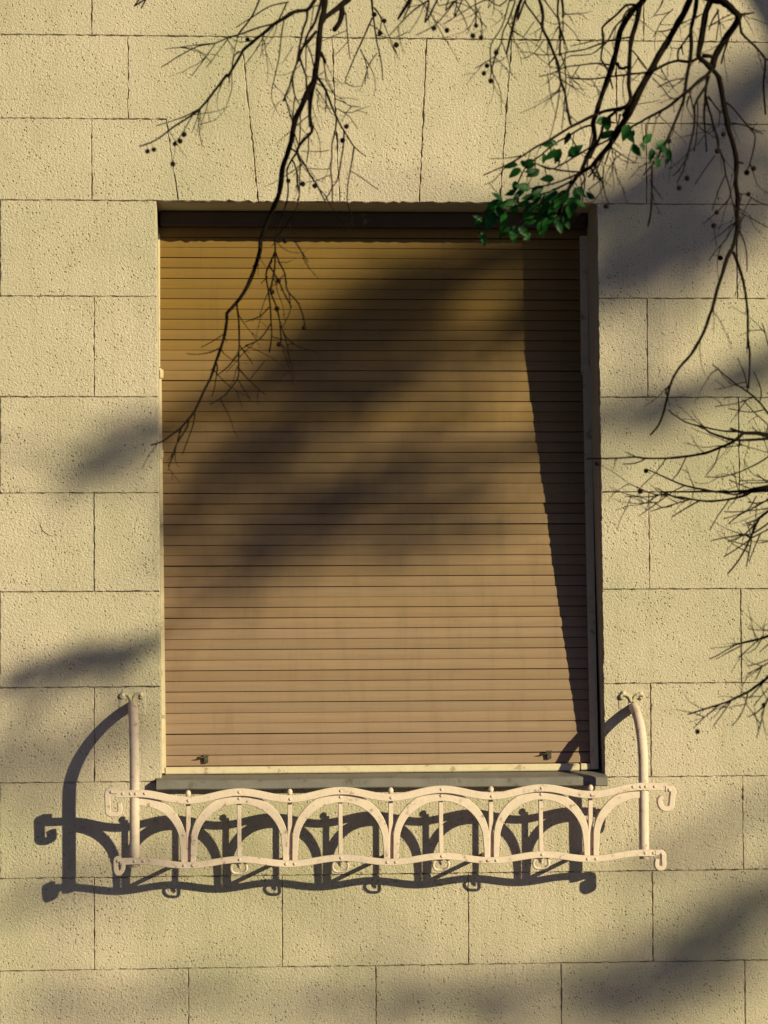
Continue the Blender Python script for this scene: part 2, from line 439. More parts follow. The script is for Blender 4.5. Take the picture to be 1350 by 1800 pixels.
# plastered sides of the opening
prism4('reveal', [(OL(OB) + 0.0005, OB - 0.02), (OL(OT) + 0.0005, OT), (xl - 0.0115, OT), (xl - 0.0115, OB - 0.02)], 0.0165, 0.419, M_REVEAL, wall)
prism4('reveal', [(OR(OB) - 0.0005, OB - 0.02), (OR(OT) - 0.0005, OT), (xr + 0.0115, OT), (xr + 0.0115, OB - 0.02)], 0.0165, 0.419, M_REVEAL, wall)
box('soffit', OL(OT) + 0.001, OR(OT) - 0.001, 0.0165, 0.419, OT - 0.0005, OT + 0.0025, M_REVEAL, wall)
box('sill_bed', OL(OB) + 0.001, OR(OB) - 0.001, 0.0165, 0.419, OB - 0.02, OB - 0.006, M_JOINT, wall)

# ------------------------------------------------------------------ roller shutter
sh = thing('roller_shutter', 'brown slatted roller shutter, pushed out at the bottom, closing the window', 'shutter')
YT, YH, YB = 0.186, 0.182, 0.060
zt = W(600, 401, YT).z; zh = W(600, 640, YH).z; zb = W(650, 1344.5, YB).z
prof = [(YT, zt), (YH, zh), (YB, zb)]
dense = [np.array(p) for p in ((YT, zt), (YT - 0.002, (zt * 2 + zh) / 3), (YH, zh + 0.07), (YH - 0.014, zh - 0.10), (YB + (YH - YB) * 0.5, (zh + zb) / 2 - 0.0), (YB, zb))]
dense = catmull(dense, 24)
cum = [0.0]
for a, b in zip(dense, dense[1:]): cum.append(cum[-1] + float(np.linalg.norm(b - a)))
def at_len(s):
    for i in range(len(cum) - 1):
        if cum[i + 1] >= s or i == len(cum) - 2:
            t = (s - cum[i]) / (cum[i + 1] - cum[i]); return dense[i] + (dense[i + 1] - dense[i]) * t
NS = 52; pitch = cum[-1] / NS
SL, SR = W(280, 600, YT).x - 0.004, W(1040, 900, 0.12).x + 0.004
sp = [(0.0, -0.001), (0.0003, 0.0026), (0.003, 0.0034), (0.010, 0.0040), (0.016, 0.0041), (0.0215, 0.0037), (pitch - 0.0015, 0.0032), (pitch - 0.0011, 0.0016), (pitch - 0.0010, -0.006), (0.0, -0.006)]
V = []; F = []
XN = 2
for k in range(XN):
    x = SL + (SR - SL) * k / (XN - 1)
    V += [(x, -n_, -s_) for s_, n_ in sp]
m_ = len(sp)
for k in range(XN - 1):
    for i in range(m_):
        j = (i + 1) % m_
        F.append((k * m_ + i, (k + 1) * m_ + i, (k + 1) * m_ + j, k * m_ + j))
F.append(tuple(range(m_))); F.append(tuple(range((XN - 1) * m_, XN * m_))[::-1])
slat_me = None
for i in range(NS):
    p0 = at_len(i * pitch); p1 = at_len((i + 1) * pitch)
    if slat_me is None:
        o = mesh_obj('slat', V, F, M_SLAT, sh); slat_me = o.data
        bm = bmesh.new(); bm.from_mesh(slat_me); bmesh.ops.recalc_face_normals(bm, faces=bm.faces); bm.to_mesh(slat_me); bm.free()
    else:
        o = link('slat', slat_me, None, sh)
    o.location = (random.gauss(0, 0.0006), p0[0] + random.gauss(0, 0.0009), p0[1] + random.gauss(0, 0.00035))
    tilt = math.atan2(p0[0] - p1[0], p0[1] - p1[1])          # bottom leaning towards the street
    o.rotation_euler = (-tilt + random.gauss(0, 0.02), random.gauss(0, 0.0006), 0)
    w = min(1, max(0, (i - 6) / 42.0)) + random.gauss(0, 0.05)  # ochre tint in the top rows, paler and greyer towards the bottom
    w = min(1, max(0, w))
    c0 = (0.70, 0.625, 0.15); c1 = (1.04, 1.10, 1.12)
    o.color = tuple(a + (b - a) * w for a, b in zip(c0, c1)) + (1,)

def strip_path(name, x0, x1, front, back, s0, s1, mat, n=20):
    """Straight sided bar that follows the shutter's profile from length s0 to s1."""
    V, F = [], []
    for k in range(n + 1):
        p = at_len(s0 + (s1 - s0) * k / n)
        for x, y in ((x0, p[0] - front), (x1, p[0] - front), (x1, p[0] + back), (x0, p[0] + back)):
            V.append((x, y, p[1]))
    for k in range(n):
        for i in range(4):
            j = (i + 1) % 4
            F.append((k * 4 + i, (k + 1) * 4 + i, (k + 1) * 4 + j, k * 4 + j))
    F.append((0, 1, 2, 3)); F.append((n * 4 + 3, n * 4 + 2, n * 4 + 1, n * 4))
    bm = bmesh.new(); bv = [bm.verts.new(v) for v in V]
    for f in F: bm.faces.new([bv[i] for i in f])
    return bm_obj(name, bm, mat, sh)
TOT = cum[-1]; HL = 0.0
for i, c in enumerate(cum):
    if dense[i][1] > zh - 0.012: HL = c
rxu0, rxu1 = W(1019, 500, YT).x, W(1030, 500, YT).x
rxl0, rxl1 = W(1036.5, 1300, YB).x, W(1049, 1300, YB).x
strip_path('guide_rail', rxu0, rxu0 + 0.020, 0.016, 0.012, 0.02, HL, M_GUIDE)
r_ = strip_path('guide_rail', 0, 0.020, 0.019, 0.012, HL + 0.004, TOT + 0.016, M_GUIDE)
def shear_x(o, xa, xb):
    zs = [v.co.z for v in o.data.vertices]; z0, z1 = max(zs), min(zs)
    for v in o.data.vertices: v.co.x += xa + (xb - xa) * (z0 - v.co.z) / (z0 - z1)
shear_x(r_, rxu0 + 0.004, rxl0)
lu0 = W(281.5, 500, YT).x
strip_path('guide_rail', lu0 - 0.022, lu0, 0.012, 0.012, 0.02, HL, M_GUIDE)
ll = strip_path('guide_rail', -0.019, 0.0, 0.018, 0.012, HL + 0.004, TOT + 0.016, M_GUIDE)
shear_x(ll, W(284, 660, YH).x, W(292, 1340, YB).x)
for (bx, bz) in ((285, 655), (285, 797), (286, 968)):          # hinge clips and flakes on the left guide
    q = W(bx, bz, 0.12); k = at_len(min(TOT, max(0, (zt - q.z) * 1.0)))
    box('hinge_clip', q.x - 0.008, q.x + 0.003, k[0] - 0.024, k[0] - 0.016, q.z - 0.012, q.z + 0.012, M_GUIDE, sh, 0.002)
box('hinge_clip', rxu0 - 0.002, rxu0 + 0.022, YH - 0.026, YH - 0.014, zh - 0.03, zh - 0.0, M_GUIDE, sh, 0.002)
# bottom bar: long lit length and a short end piece
pb = at_len(TOT)
bx0 = W(290, 1352, YB).x; bx1 = W(1017, 1346, YB).x
box('bottom_bar', bx0, bx1, pb[0] - 0.022, pb[0] + 0.012, pb[1] - 0.0185, pb[1] - 0.0005, M_GUIDE, sh, 0.002)
box('bottom_bar', bx1 + 0.003, rxl0 + 0.001, pb[0] - 0.017, pb[0] + 0.012, pb[1] - 0.0170, pb[1] - 0.0005, M_GUIDE, sh, 0.002)
# housing under the soffit
hz = W(600, 400, 0.15).z
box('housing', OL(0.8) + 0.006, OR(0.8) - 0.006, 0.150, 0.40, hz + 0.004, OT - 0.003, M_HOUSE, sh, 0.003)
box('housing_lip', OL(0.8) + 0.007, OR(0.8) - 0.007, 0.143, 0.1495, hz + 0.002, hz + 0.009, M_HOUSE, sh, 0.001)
# two small latches near the bottom
def latch(px, py):
    q = W(px, py, YB - 0.006); s = 0.0015
    k = min(range(len(dense)), key=lambda i: abs(dense[i][1] - q.z)); y = dense[k][0] - 0.004
    bm = bmesh.new()
    add_box(bm, q.x - 2 * s, q.x + 6 * s, y - 0.010, y, q.z - 8 * s, q.z + 6 * s, 0.001)
    add_box(bm, q.x - 3 * s, q.x + 7 * s, y - 0.016, y - 0.0105, q.z + 4 * s, q.z + 7 * s, 0.0008)
    b = bm_obj('latch', bm, M_IRON, sh)
    V, F = [], []
    tube(V, F, [(q.x + 2 * s, y - 0.013, q.z + 4 * s), (q.x - 6 * s, y - 0.014, q.z + 1.5 * s), (q.x - 15 * s, y - 0.012, q.z + 0.5 * s)], [0.0026, 0.0022, 0.0008], 6)
    mesh_obj('lever', V, F, M_IRON, b)
latch(360, 1333); latch(963, 1326)

# ------------------------------------------------------------------ sheet metal sill
sx0, sx1 = W(275, 1380, -0.03).x, W(1068, 1372, -0.03).x
zs = W(675, 1368.5, -0.03).z
NX = 90; V, F = [], []
prof_s = [(0.13, 0.016, 0), (0.03, 0.0095, 0.3), (-0.015, 0.003, 0.8), (-0.030, 0.0, 1), (-0.0325, -0.003, 1), (-0.034, -0.0215, 0.6), (-0.031, -0.0245, 0.5), (-0.029, -0.0215, 0.5), (-0.028, -0.004, 0.8), (0.03, 0.006, 0.3), (0.13, 0.0125, 0)]
for k in range(NX + 1):
    x = sx0 + (sx1 - sx0) * k / NX
    dz = 0.0030 * mnoise.noise(Vector((x * 9, 1.7, 0))) + 0.0016 * mnoise.noise(Vector((x * 31, 4.2, 0)))
    dy = 0.0030 * mnoise.noise(Vector((x * 13, 7.7, 2)))
    for y, z, a in prof_s: V.append((x, y + dy * a, zs + z + dz * a))
m_ = len(prof_s)
for k in range(NX):
    for i in range(m_):
        j = (i + 1) % m_
        F.append((k * m_ + i, (k + 1) * m_ + i, (k + 1) * m_ + j, k * m_ + j))
F.append(tuple(range(m_))); F.append(tuple(range(NX * m_, (NX + 1) * m_))[::-1])
bm = bmesh.new(); bv = [bm.verts.new(v) for v in V]
for f in F: bm.faces.new([bv[i] for i in f])
sill = bm_obj('window_sill', bm, M_SILL)
sill['label'] = 'dented grey sheet metal sill under the shutter'; sill['category'] = 'sill'

# ------------------------------------------------------------------ wrought iron railing
rl = thing('window_railing', 'cream painted iron railing of wavy bars and arches below the window', 'railing')
PR = 0.185
Y0 = -PR
xc0, xc3 = W(420.5, 1395, Y0).x, W(953, 1392, Y0).x
DX = (xc3 - xc0) / 3
XCR = [xc0 + DX * k for k in range(-1, 5)]       # crests, the outer two at the posts
XLO = [xc0 + DX * (k - 0.5) for k in range(5)]
ztop = W(599, 1396.3, Y0).z; zbot = W(599, 1512.3, Y0).z
AT, AB_ = 0.0095, 0.0066
tilt_ = 0.0015                                    # the railing hangs a hair out of level
def ztp(x): return ztop + AT * math.cos(2 * PI * (x - xc0) / DX) + tilt_ * (x - 0.1) * 2
def zbt(x): return zbot + AB_ * math.cos(2 * PI * (x - xc0) / DX) + tilt_ * (x - 0.1) * 2
xpl, xpr = W(236.5, 1450, Y0).x, W(1135.5, 1450, Y0).x
def wave_pts(f, a, b, n=110): return [(a + (b - a) * k / n, f(a + (b - a) * k / n)) for k in range(n + 1)]
xle, xre = W(204, 1390, Y0).x, W(1176, 1387, Y0).x
def top_line(x):
    if x < XCR[0]: return ztp(XCR[0]) - (XCR[0] - x) * 0.02
    if x > XCR[5]: return ztp(XCR[5]) - (x - XCR[5]) * 0.02
    return ztp(x)
def bot_line(x):
    if x < XCR[0]: return zbt(XCR[0]) - (XCR[0] - x) * 0.02
    if x > XCR[5]: return zbt(XCR[5]) - (x - XCR[5]) * 0.02
    return zbt(x)
top = ribbon('top_rail', wave_pts(top_line, xle, xre), 0.0190, Y0 - 0.005, Y0 + 0.003, M_RAIL, rl)
xlb, xrb = W(211, 1510, Y0).x, W(1156, 1500, Y0).x
bot = ribbon('bottom_rail', wave_pts(bot_line, xlb, xrb), 0.0170, Y0 - 0.005, Y0 + 0.003, M_RAIL, rl)

def rivet_mesh(r):
    bm = bmesh.new(); bmesh.ops.create_icosphere(bm, subdivisions=1, radius=r)
    for v in bm.verts: v.co.y *= 0.65
    me = bpy.data.meshes.new('rivet'); bm.to_mesh(me); bm.free(); me.materials.append(M_RAIL)
    for p in me.polygons: p.use_smooth = True
    return me
RV = rivet_mesh(0.0044)
def rivet(x, z, parent, y=None):
    o = link('rivet', RV, None, parent); o.location = (x, (Y0 - 0.0054) if y is None else y, z); return o

# arches
def arch(xc, side):
    """side 0: whole arch, -1 / +1: only the left or right half."""
    half = DX / 2 - 0.0118
    pts = []
    zc = ztp(xc) - 0.0175; Rr = half * 0.985
    zb_ = zbt(xc) - 0.006
    cz = zc - Rr * 0.97
    leg = [(-half, zb_ - 0.004), (-half + 0.0005, zb_ + (cz - zb_) * 0.5)]
    arc = [(-Rr * math.cos(t), cz + Rr * 0.97 * math.sin(t)) for t in [PI * k / 36 for k in range(37)]]
    pts = leg + arc + [(-x, z) for x, z in leg[::-1]]
    pts = [(xc + x, z) for x, z in pts]
    if side == 1: pts = pts[len(pts) // 2:]
    if side == -1: pts = pts[:len(pts) // 2 + 1]
    ws = []
    for x, z in pts:
        u = min(1, max(0, (z - zb_) / (zc - zb_))); ws.append(0.0135 + 0.0125 * u ** 1.3)
    return ribbon('arch', pts, ws, Y0 + 0.0035, Y0 + 0.0115, M_RAIL, rl)
for k in range(1, 5): arch(XCR[k], 0)
arch(XCR[0], 1); arch(XCR[5], -1)
# balusters, finials, rivets
for k in range(1, 5):
    x = XCR[k]
    bm = bmesh.new(); add_box(bm, x - 0.0055, x + 0.0055, Y0 + 0.012, Y0 + 0.021, zbt(x) - 0.006, ztp(x) - 0.012, 0.0012)
    bm_obj('baluster', bm, M_RAIL, rl)
    rivet(x, ztp(x), top); rivet(x, ztp(x) - 0.0165, top, Y0 + 0.003); rivet(x, zbt(x), bot)
fbm = bmesh.new(); bmesh.ops.create_icosphere(fbm, subdivisions=2, radius=0.0072)
fme = bpy.data.meshes.new('finial'); fbm.to_mesh(fme); fbm.free(); fme.materials.append(M_RAIL)
for p in fme.polygons: p.use_smooth = True
for x in XLO:
    bm = bmesh.new(); add_box(bm, x - 0.0058, x + 0.0058, Y0 + 0.012, Y0 + 0.021, zbt(x) - 0.006, ztp(x) + 0.011, 0.0012)
    b = bm_obj('baluster', bm, M_RAIL, rl)
    f = link('finial', fme, None, b); f.location = (x, Y0 + 0.009, ztp(x) + 0.0165); f.scale = (1, 1, 1.25)
    rivet(x, ztp(x) - 0.0005, top); rivet(x - 0.0115, zbt(x), bot); rivet(x + 0.0105, zbt(x), bot)
    # stay to the wall
    V, F = [], []
    zz = zbt(x) - 0.002
    tube(V, F, [(x, Y0 + 0.004, zz), (x, Y0 * 0.5, zz + 0.001), (x, 0.01, zz + 0.002)], [0.006] * 3, 8)
    mesh_obj('stay', V, F, M_RAIL, rl, True)
# scrolls under the crests of the bottom bar
sc_px = [(342, 1268), (318, 1262), (300, 1235), (285, 1205), (250, 1197), (212, 1228), (203, 1285), (232, 1338), (300, 1353), (372, 1345), (420, 1312), (432, 1255), (412, 1205), (378, 1180)]
for k in range(1, 5):
    x = XCR[k]; z0 = zbt(x)
    pts = catmull([np.array((x + (a - 322) / 8.44 * 0.0015 * 0.975, Y0 + 0.010 + 0.004 * math.sin(i), z0 - (b - 1140) / 8.44 * 0.0015 * 0.975)) for i, (a, b) in enumerate(sc_px)], 3)
    V, F = [], []
    tube(V, F, pts, [0.0036] * len(pts), 7)
    tube(V, F, [(x, Y0 + 0.006, z0), (x, Y0 + 0.010, z0 - 0.02)], [0.004, 0.0035], 6)
    mesh_obj('scroll', V, F, M_RAIL, rl, True)
# curled ends of the bars
def hook(pxs, w0, w1, name='end_scroll'):
    pts = catmull([np.array((W(a, b, Y0).x, W(a, b, Y0).z)) for a, b in pxs], 5)
    n = len(pts)
    return ribbon(name, [tuple(p) for p in pts], [w0 + (w1 - w0) * k / (n - 1) for k in range(n)], Y0 - 0.007, Y0 + 0.009, M_RAIL, rl, bevel=0.002)
h = hook([(207, 1390), (195, 1389.5), (189.5, 1392), (189, 1400), (189.5, 1418), (190, 1428), (195, 1431), (205, 1431), (210, 1428), (211, 1420), (210, 1411)], 0.0165, 0.0125); rivet(W(196, 1392, Y0).x, W(196, 1392, Y0).z, h, Y0 - 0.008)
h = hook([(213, 1510), (206, 1510), (203.5, 1513), (203.5, 1522), (204.5, 1532), (208, 1535), (213, 1532), (216, 1526), (216.5, 1517)], 0.0145, 0.0115); rivet(W(207, 1513, Y0).x, W(207, 1513, Y0).z, h, Y0 - 0.008)
h = hook([(1172, 1387.5), (1181, 1387.5), (1185, 1391), (1184, 1402), (1182.5, 1415), (1180, 1421), (1171, 1422.5), (1164, 1418), (1161.5, 1410), (1163.5, 1404), (1168, 1403)], 0.0165, 0.0125); rivet(W(1178, 1389, Y0).x, W(1178, 1389, Y0).z, h, Y0 - 0.008)
h = hook([(1154, 1500), (1164, 1499.5), (1168, 1503), (1168.5, 1512), (1169, 1522), (1166, 1527), (1159, 1526.5), (1156, 1521), (1157, 1511)], 0.0145, 0.0115); rivet(W(1165, 1502, Y0).x, W(1165, 1502, Y0).z, h, Y0 - 0.008)
# posts: bent round bars let into the wall
def post(pxw, pyw, xp, dpx):
    q = W(pxw, pyw, 0.0); zt_ = q.z
    path = []
    HH = 0.150
    for k in range(15):
        t = PI / 2 * k / 14
        path.append(((q.x + (xp - q.x) * math.sin(t)), 0.012 - (PR + 0.012 - 0.010) * math.sin(t), zt_ - HH * (1 - math.cos(t))))
    zend = zbt(xp) - 0.016
    yb = path[-1][1]; zc = path[-1][2]
    for k in range(1, 7): path.append((xp, yb + random.gauss(0, 0.0004), zc + (zend - zc) * k / 6))
    V, F = [], []
    tube(V, F, path, [0.0128] * len(path), 14)
    o = mesh_obj('post', V, F, M_RAIL, rl, True)
    rivet(xp + 0.003, top_line(xp), top); rivet(xp - 0.010, top_line(xp), top); rivet(xp + 0.026, top_line(xp), top)
    rivet(xp, bot_line(xp), bot); rivet(xp + 0.022, bot_line(xp), bot)
    rivet(xp - 0.030, top_line(xp), top)
    return o
post(234, 1240, xpl, 0); post(1115, 1242, xpr, 0)
# anchor plates under the wall coat and their bolts
def plate(px0, px1, py0, py1, bolts, proud):
    a, b = W(px0, py1), W(px1, py0)
    P = [(a.x, a.z + 0.012), (a.x + 0.016, a.z), (b.x, a.z), (b.x, b.z - 0.006), (b.x - 0.006, b.z), (a.x + 0.010, b.z), (a.x, b.z - 0.02)]
    V = []; n = len(P); cx = sum(p[0] for p in P) / n; cz = sum(p[1] for p in P) / n
    for s, y in ((1.0, 0.004), (1.0, -proud * 0.5), (0.93, -proud)):
        V += [(cx + (x - cx) * s, y, cz + (z - cz) * s) for x, z in P]
    F = [tuple(range(2 * n, 3 * n))]
    for i in range(n):
        j = (i + 1) % n
        F += [(i, j, n + j, n + i), (n + i, n + j, 2 * n + j, 2 * n + i)]
    bm = bmesh.new(); bv = [bm.verts.new(v) for v in V]
    for f in F: bm.faces.new([bv[i] for i in f])
    o = bm_obj('anchor_plate', bm, M_WALL, rl)
    for bx, by in bolts:
        q = W(bx, by); bm = bmesh.new(); bmesh.ops.create_icosphere(bm, subdivisions=2, radius=0.0062)
        for v in bm.verts:
            v.co.y *= 0.9; v.co += Vector((mnoise.noise(v.co * 200 + Vector((bx, 0, 0))), 0, mnoise.noise(v.co * 200 + Vector((0, by, 0))))) * 0.0022
            v.co += Vector((q.x, -proud - 0.002, q.z))
        bm_obj('bolt', bm, M_RAIL, o, True)
def ears(cx, cy):
    for sgn in (-1, 1):
        pts = catmull([np.array(W(cx + sgn * a, cy + b, -c)) for a, b, c in ((1, -5, .001), (5, -14, .002), (11, -18, .003), (17, -18, .004), (20, -14, .004), (17, -11, .005), (14, -13, .005))], 4)
        V, F = [], []
        tube(V, F, pts, [0.0052 - 0.0018 * i / (len(pts) - 1) for i in range(len(pts))], 7)
        mesh_obj('bracket_scroll', V, F, M_RUST, rl, True)
ears(232, 1238); ears(1111, 1239)
plate(209, 256, 1212, 1258, ((216, 1222), (249, 1221)), 0.0028)
plate(1088, 1130, 1212, 1252, ((1096, 1219), (1126, 1220)), 0.0012)
# the railing stands a little closer to the wall at its right end
bpy.context.view_layer.update()
_T = Matrix.Translation((xpl, Y0, 0)) @ Matrix.Rotation(0.0145, 4, 'Z') @ Matrix.Translation((-xpl, -Y0, 0))
for o in list(rl.children):
    if not o.name.startswith(('anchor_plate', 'bracket_scroll')): o.matrix_local = _T @ o.matrix_local

# old scratch and crack in the wall coat
def scar(px_pts, r, w=0.0):
    P = [np.array(W(a, b, -0.0002)) for a, b in px_pts]; P = catmull(P, 4); V, F = [], []
    tube(V, F, P, [r * (0.35 + 0.65 * math.sin(PI * (i + 0.5) / len(P))) for i in range(len(P))], 5)
    mesh_obj('scratch', V, F, M_JOINT, wall)
scar([(71, 916), (73, 927), (80, 936), (90, 941), (102, 941)], 0.0011)
scar([(1160, 575), (1163, 584), (1168, 588), (1172, 590)], 0.0013)
# ------------------------------------------------------------------ the tree whose branches hang in front of the wall
# Strokes are read off enlarged crops: (x offset, y offset, enlargement), then lists of "width...; x,y x,y ..."
CROPS = {'A': (400, 0, 4.5), 'B': (270, 400, 4.286), 'Cc': (200, 0, 2.7), 'D': (620, 0, 4.5), 'F': (850, 0, 4.5),
         'G': (1050, 0, 4.5), 'H': (1050, 380, 4.5), 'I': (1050, 680, 4.5), 'J': (1150, 1050, 6.75), 'K': (800, 330, 4.5)}
LEFT = {
 'A': """10 7;770,0 760,90 735,200 725,300 715,430 695,560 680,650 630,730 590,830 545,920 520,1010 510,1080 490,1160 465,1240 435,1320 425,1420 410,1520 385,1590 340,1690 262,1893
10 7;950,0 900,40 830,95 770,140
9 8;900,30 905,100 885,180 845,235
6 4;690,0 660,45 630,80 560,85 490,110 430,155 370,190 320,235 250,290 190,340 130,390 100,440 60,510 10,590 0,605
4 2.5;630,80 625,160 600,220 580,310 560,420 540,520 510,600 490,680 455,760 440,800
5 3;745,0 715,100 690,180 640,260 610,340 580,420 545,510
5 5;700,250 660,300 620,350
3.4 3;620,350 570,410 575,470 600,540 620,600 625,690 635,760
2.6 2;545,510 515,600 520,680 535,760 565,820
2 2;455,770 485,870 515,970
2 2;530,770 520,870 515,940
2.6 2;620,350 650,400 670,470 685,540
2 1.6;620,370 620,480 620,560
6 4;735,420 755,450 775,495
4.4 1.5;700,600 740,650 780,720 820,830 855,910 900,1000 950,1080 1000,1160 1090,1235
2.5 2;860,950 850,1040 825,1140 825,1240 815,1340 825,1440 828,1600
2.6 1.6;920,1050 915,1160 900,1250 890,1320 865,1430 830,1480 770,1590
2.6 1.6;1000,1160 985,1260 965,1370 950,1470 945,1560
1.6 1;970,1350 1050,1400 1120,1450 1190,1500
1.6 1;850,780 920,810 980,840 1050,845
1.3 1;870,860 960,920 1030,1020
1.6 1.2;700,700 750,770 810,880
1.6 1.2;750,450 770,560 780,640 840,740
2 1.4;775,720 780,820 775,890
6 4;690,650 670,720 655,820 650,920 665,990 665,1045 620,1090 570,1150 545,1205
3 2.5;640,750 640,860 645,960 650,1000
3.2 2;490,1170 545,1205 570,1250 620,1320 650,1380 700,1450 740,1530 775,1600
3 2;545,1210 510,1260 470,1340 475,1420 480,1480 470,1590 400,1800 373,1893
2.5 1.8;515,1270 540,1330 555,1400 555,1450 570,1530 550,1590
2 1.6;570,1250 575,1310 570,1400 565,1560 520,1700 385,1880
2 1.4;640,1080 640,1180 625,1280
2 1.4;575,900 575,1000 570,1100 560,1180
2 1.6;530,1060 550,1120 565,1170
4 2.6;1140,0 1150,120
3 1.5;1145,140 1100,240 1060,330 1010,440 940,610 930,650
2.6 1.4;1150,120 1165,220 1180,330 1205,440 1225,560 1225,630
1.6 1.1;1180,420 1110,530 1085,670
1.6 1.1;1050,390 1090,480 1105,570 1110,620
2.6 1.4;1160,60 1210,130 1215,180 1195,290
1.3 1;1215,130 1290,320 1340,420
2 1.4;935,100 945,240 955,350 970,470
1.2 .9;950,330 850,440
1.2 .9;800,1190 700,1200 580,1195
1.2 .9;820,1380 700,1430 620,1440
1.2 .9;640,1330 740,1340 810,1335""",
 'Cc': """4.2 2;540,350 480,430 410,515 350,560 280,605 200,665 125,695
2.2 1.2;410,515 330,555 270,575 200,598
1.4 1;410,515 390,580 370,630
1.4 1;400,530 405,620 420,695
1.5 1;375,545 320,640 290,683
2.4 2;600,245 570,265 560,330 540,355
3 1.5;860,60 780,105 690,130 590,165 540,180 480,205 400,220 320,260 225,320
1.6 1;480,205 380,215 310,225 245,232
1.5 1;480,210 430,280 370,360
1.4 1;545,180 500,240 440,320
1.2 .9;590,165 570,250 560,330
3 2;690,0 660,70 600,150 585,170
2.2 1.5;830,10 740,30 660,80 580,130
2.6 2;820,15 780,100 750,130
1.5 1;720,150 680,230 620,310
2.2 1.4;810,80 795,170 785,260 770,340 750,420
2.5 2;150,0 130,40
1.2 .9;560,340 560,420 535,500
1.2 .9;850,220 800,300""",
 'B': """7 5;805,90 800,180 770,280 730,390 680,490 620,570 550,645
5 2.4;550,645 550,700 535,810 505,910 470,1010 430,1130 380,1230 310,1380 265,1440 205,1510 150,1550 70,1610 -20,1640
3 2;910,90 915,180 870,280 845,360 860,450 880,600 885,720 890,820 870,940
2.6 2;915,180 950,270 990,350 1000,450 1025,500 1090,570 1130,680 1140,750
2.6 2;870,285 940,400 980,490 1040,600
3 2.6;915,190 910,320 890,420 880,490
2.6 2;880,490 930,610 950,720 960,850 950,880
1.6 1.2;1020,500 1030,620 980,740
2 1.4;960,740 1000,860 1030,1020
3.2 1.5;625,575 640,690 645,850 640,960 640,1060 630,1140 540,1260 430,1330
2.2 1.3;640,1060 720,1150 840,1260
2.2 1.4;640,950 560,1050 480,1110
1.8 1.2;650,890 750,1030
2 1.2;510,900 430,940 330,955 250,950
1.5 1;530,800 440,860 360,900
2.2 1.4;470,1010 480,1060 460,1200 440,1270
1.8 1.2;870,600 800,670 690,710
1.8 1.2;880,730 800,840 690,890
3 1.6;265,1440 255,1500 180,1620 150,1690 115,1800
2 1.4;310,1390 300,1480 250,1620 215,1710
1.6 1.2;840,1000 720,1150
1.5 1.1;860,370 810,420
2 1.3;1060,100 1120,190 1165,260
2.4 1.6;205,1510 160,1680 110,1800"""}
MID = {
 'D': """3 2;460,0 450,50 400,145
3 1.6;600,0 460,100 290,280
2 1.4;530,0 620,110 655,180
2 1.4;820,0 660,190 500,280
2 1.4;1045,0 930,60 720,190
2 1.3;820,0 820,40 880,140 910,220
1.6 1.2;890,0 980,120 1060,220
2 1.6;970,0 975,200
1.5 1.1;1010,50 900,270
6 3;1330,0 1300,80 1260,240 1215,430
2.6 1.8;1280,0 1280,30 1230,170 1190,250 1170,350 1135,415 1095,580 1090,640
2 1.4;1240,0 1180,210 1095,350 1090,480 1095,560
1.6 1;1120,450 1040,500 970,540
1.5 1;1180,330 1220,440 1260,600
1.3 1;1120,0 1110,120""",
 'F': """5 3.6;440,0 460,60 470,130 465,220 510,310 550,410 590,510 605,620 640,720 660,850 690,985
3 2;555,460 515,510
3.2 2.6;330,0 340,40 400,120 465,210
3.6 3;590,0 585,110 600,200 605,330 600,440
4.2 3.6;620,0 630,90 625,140
2.2 1.6;480,0 540,80 590,150
2 1.5;600,200 650,350 660,420
2.2 1.4;610,420 640,520 650,660 640,800 620,1020
2 1.4;605,660 590,800 560,960 520,1100
1.6 1;480,310 400,420 310,465
1.5 1;400,170 330,270 310,300
1.3 1;630,170 720,260 770,350"""}
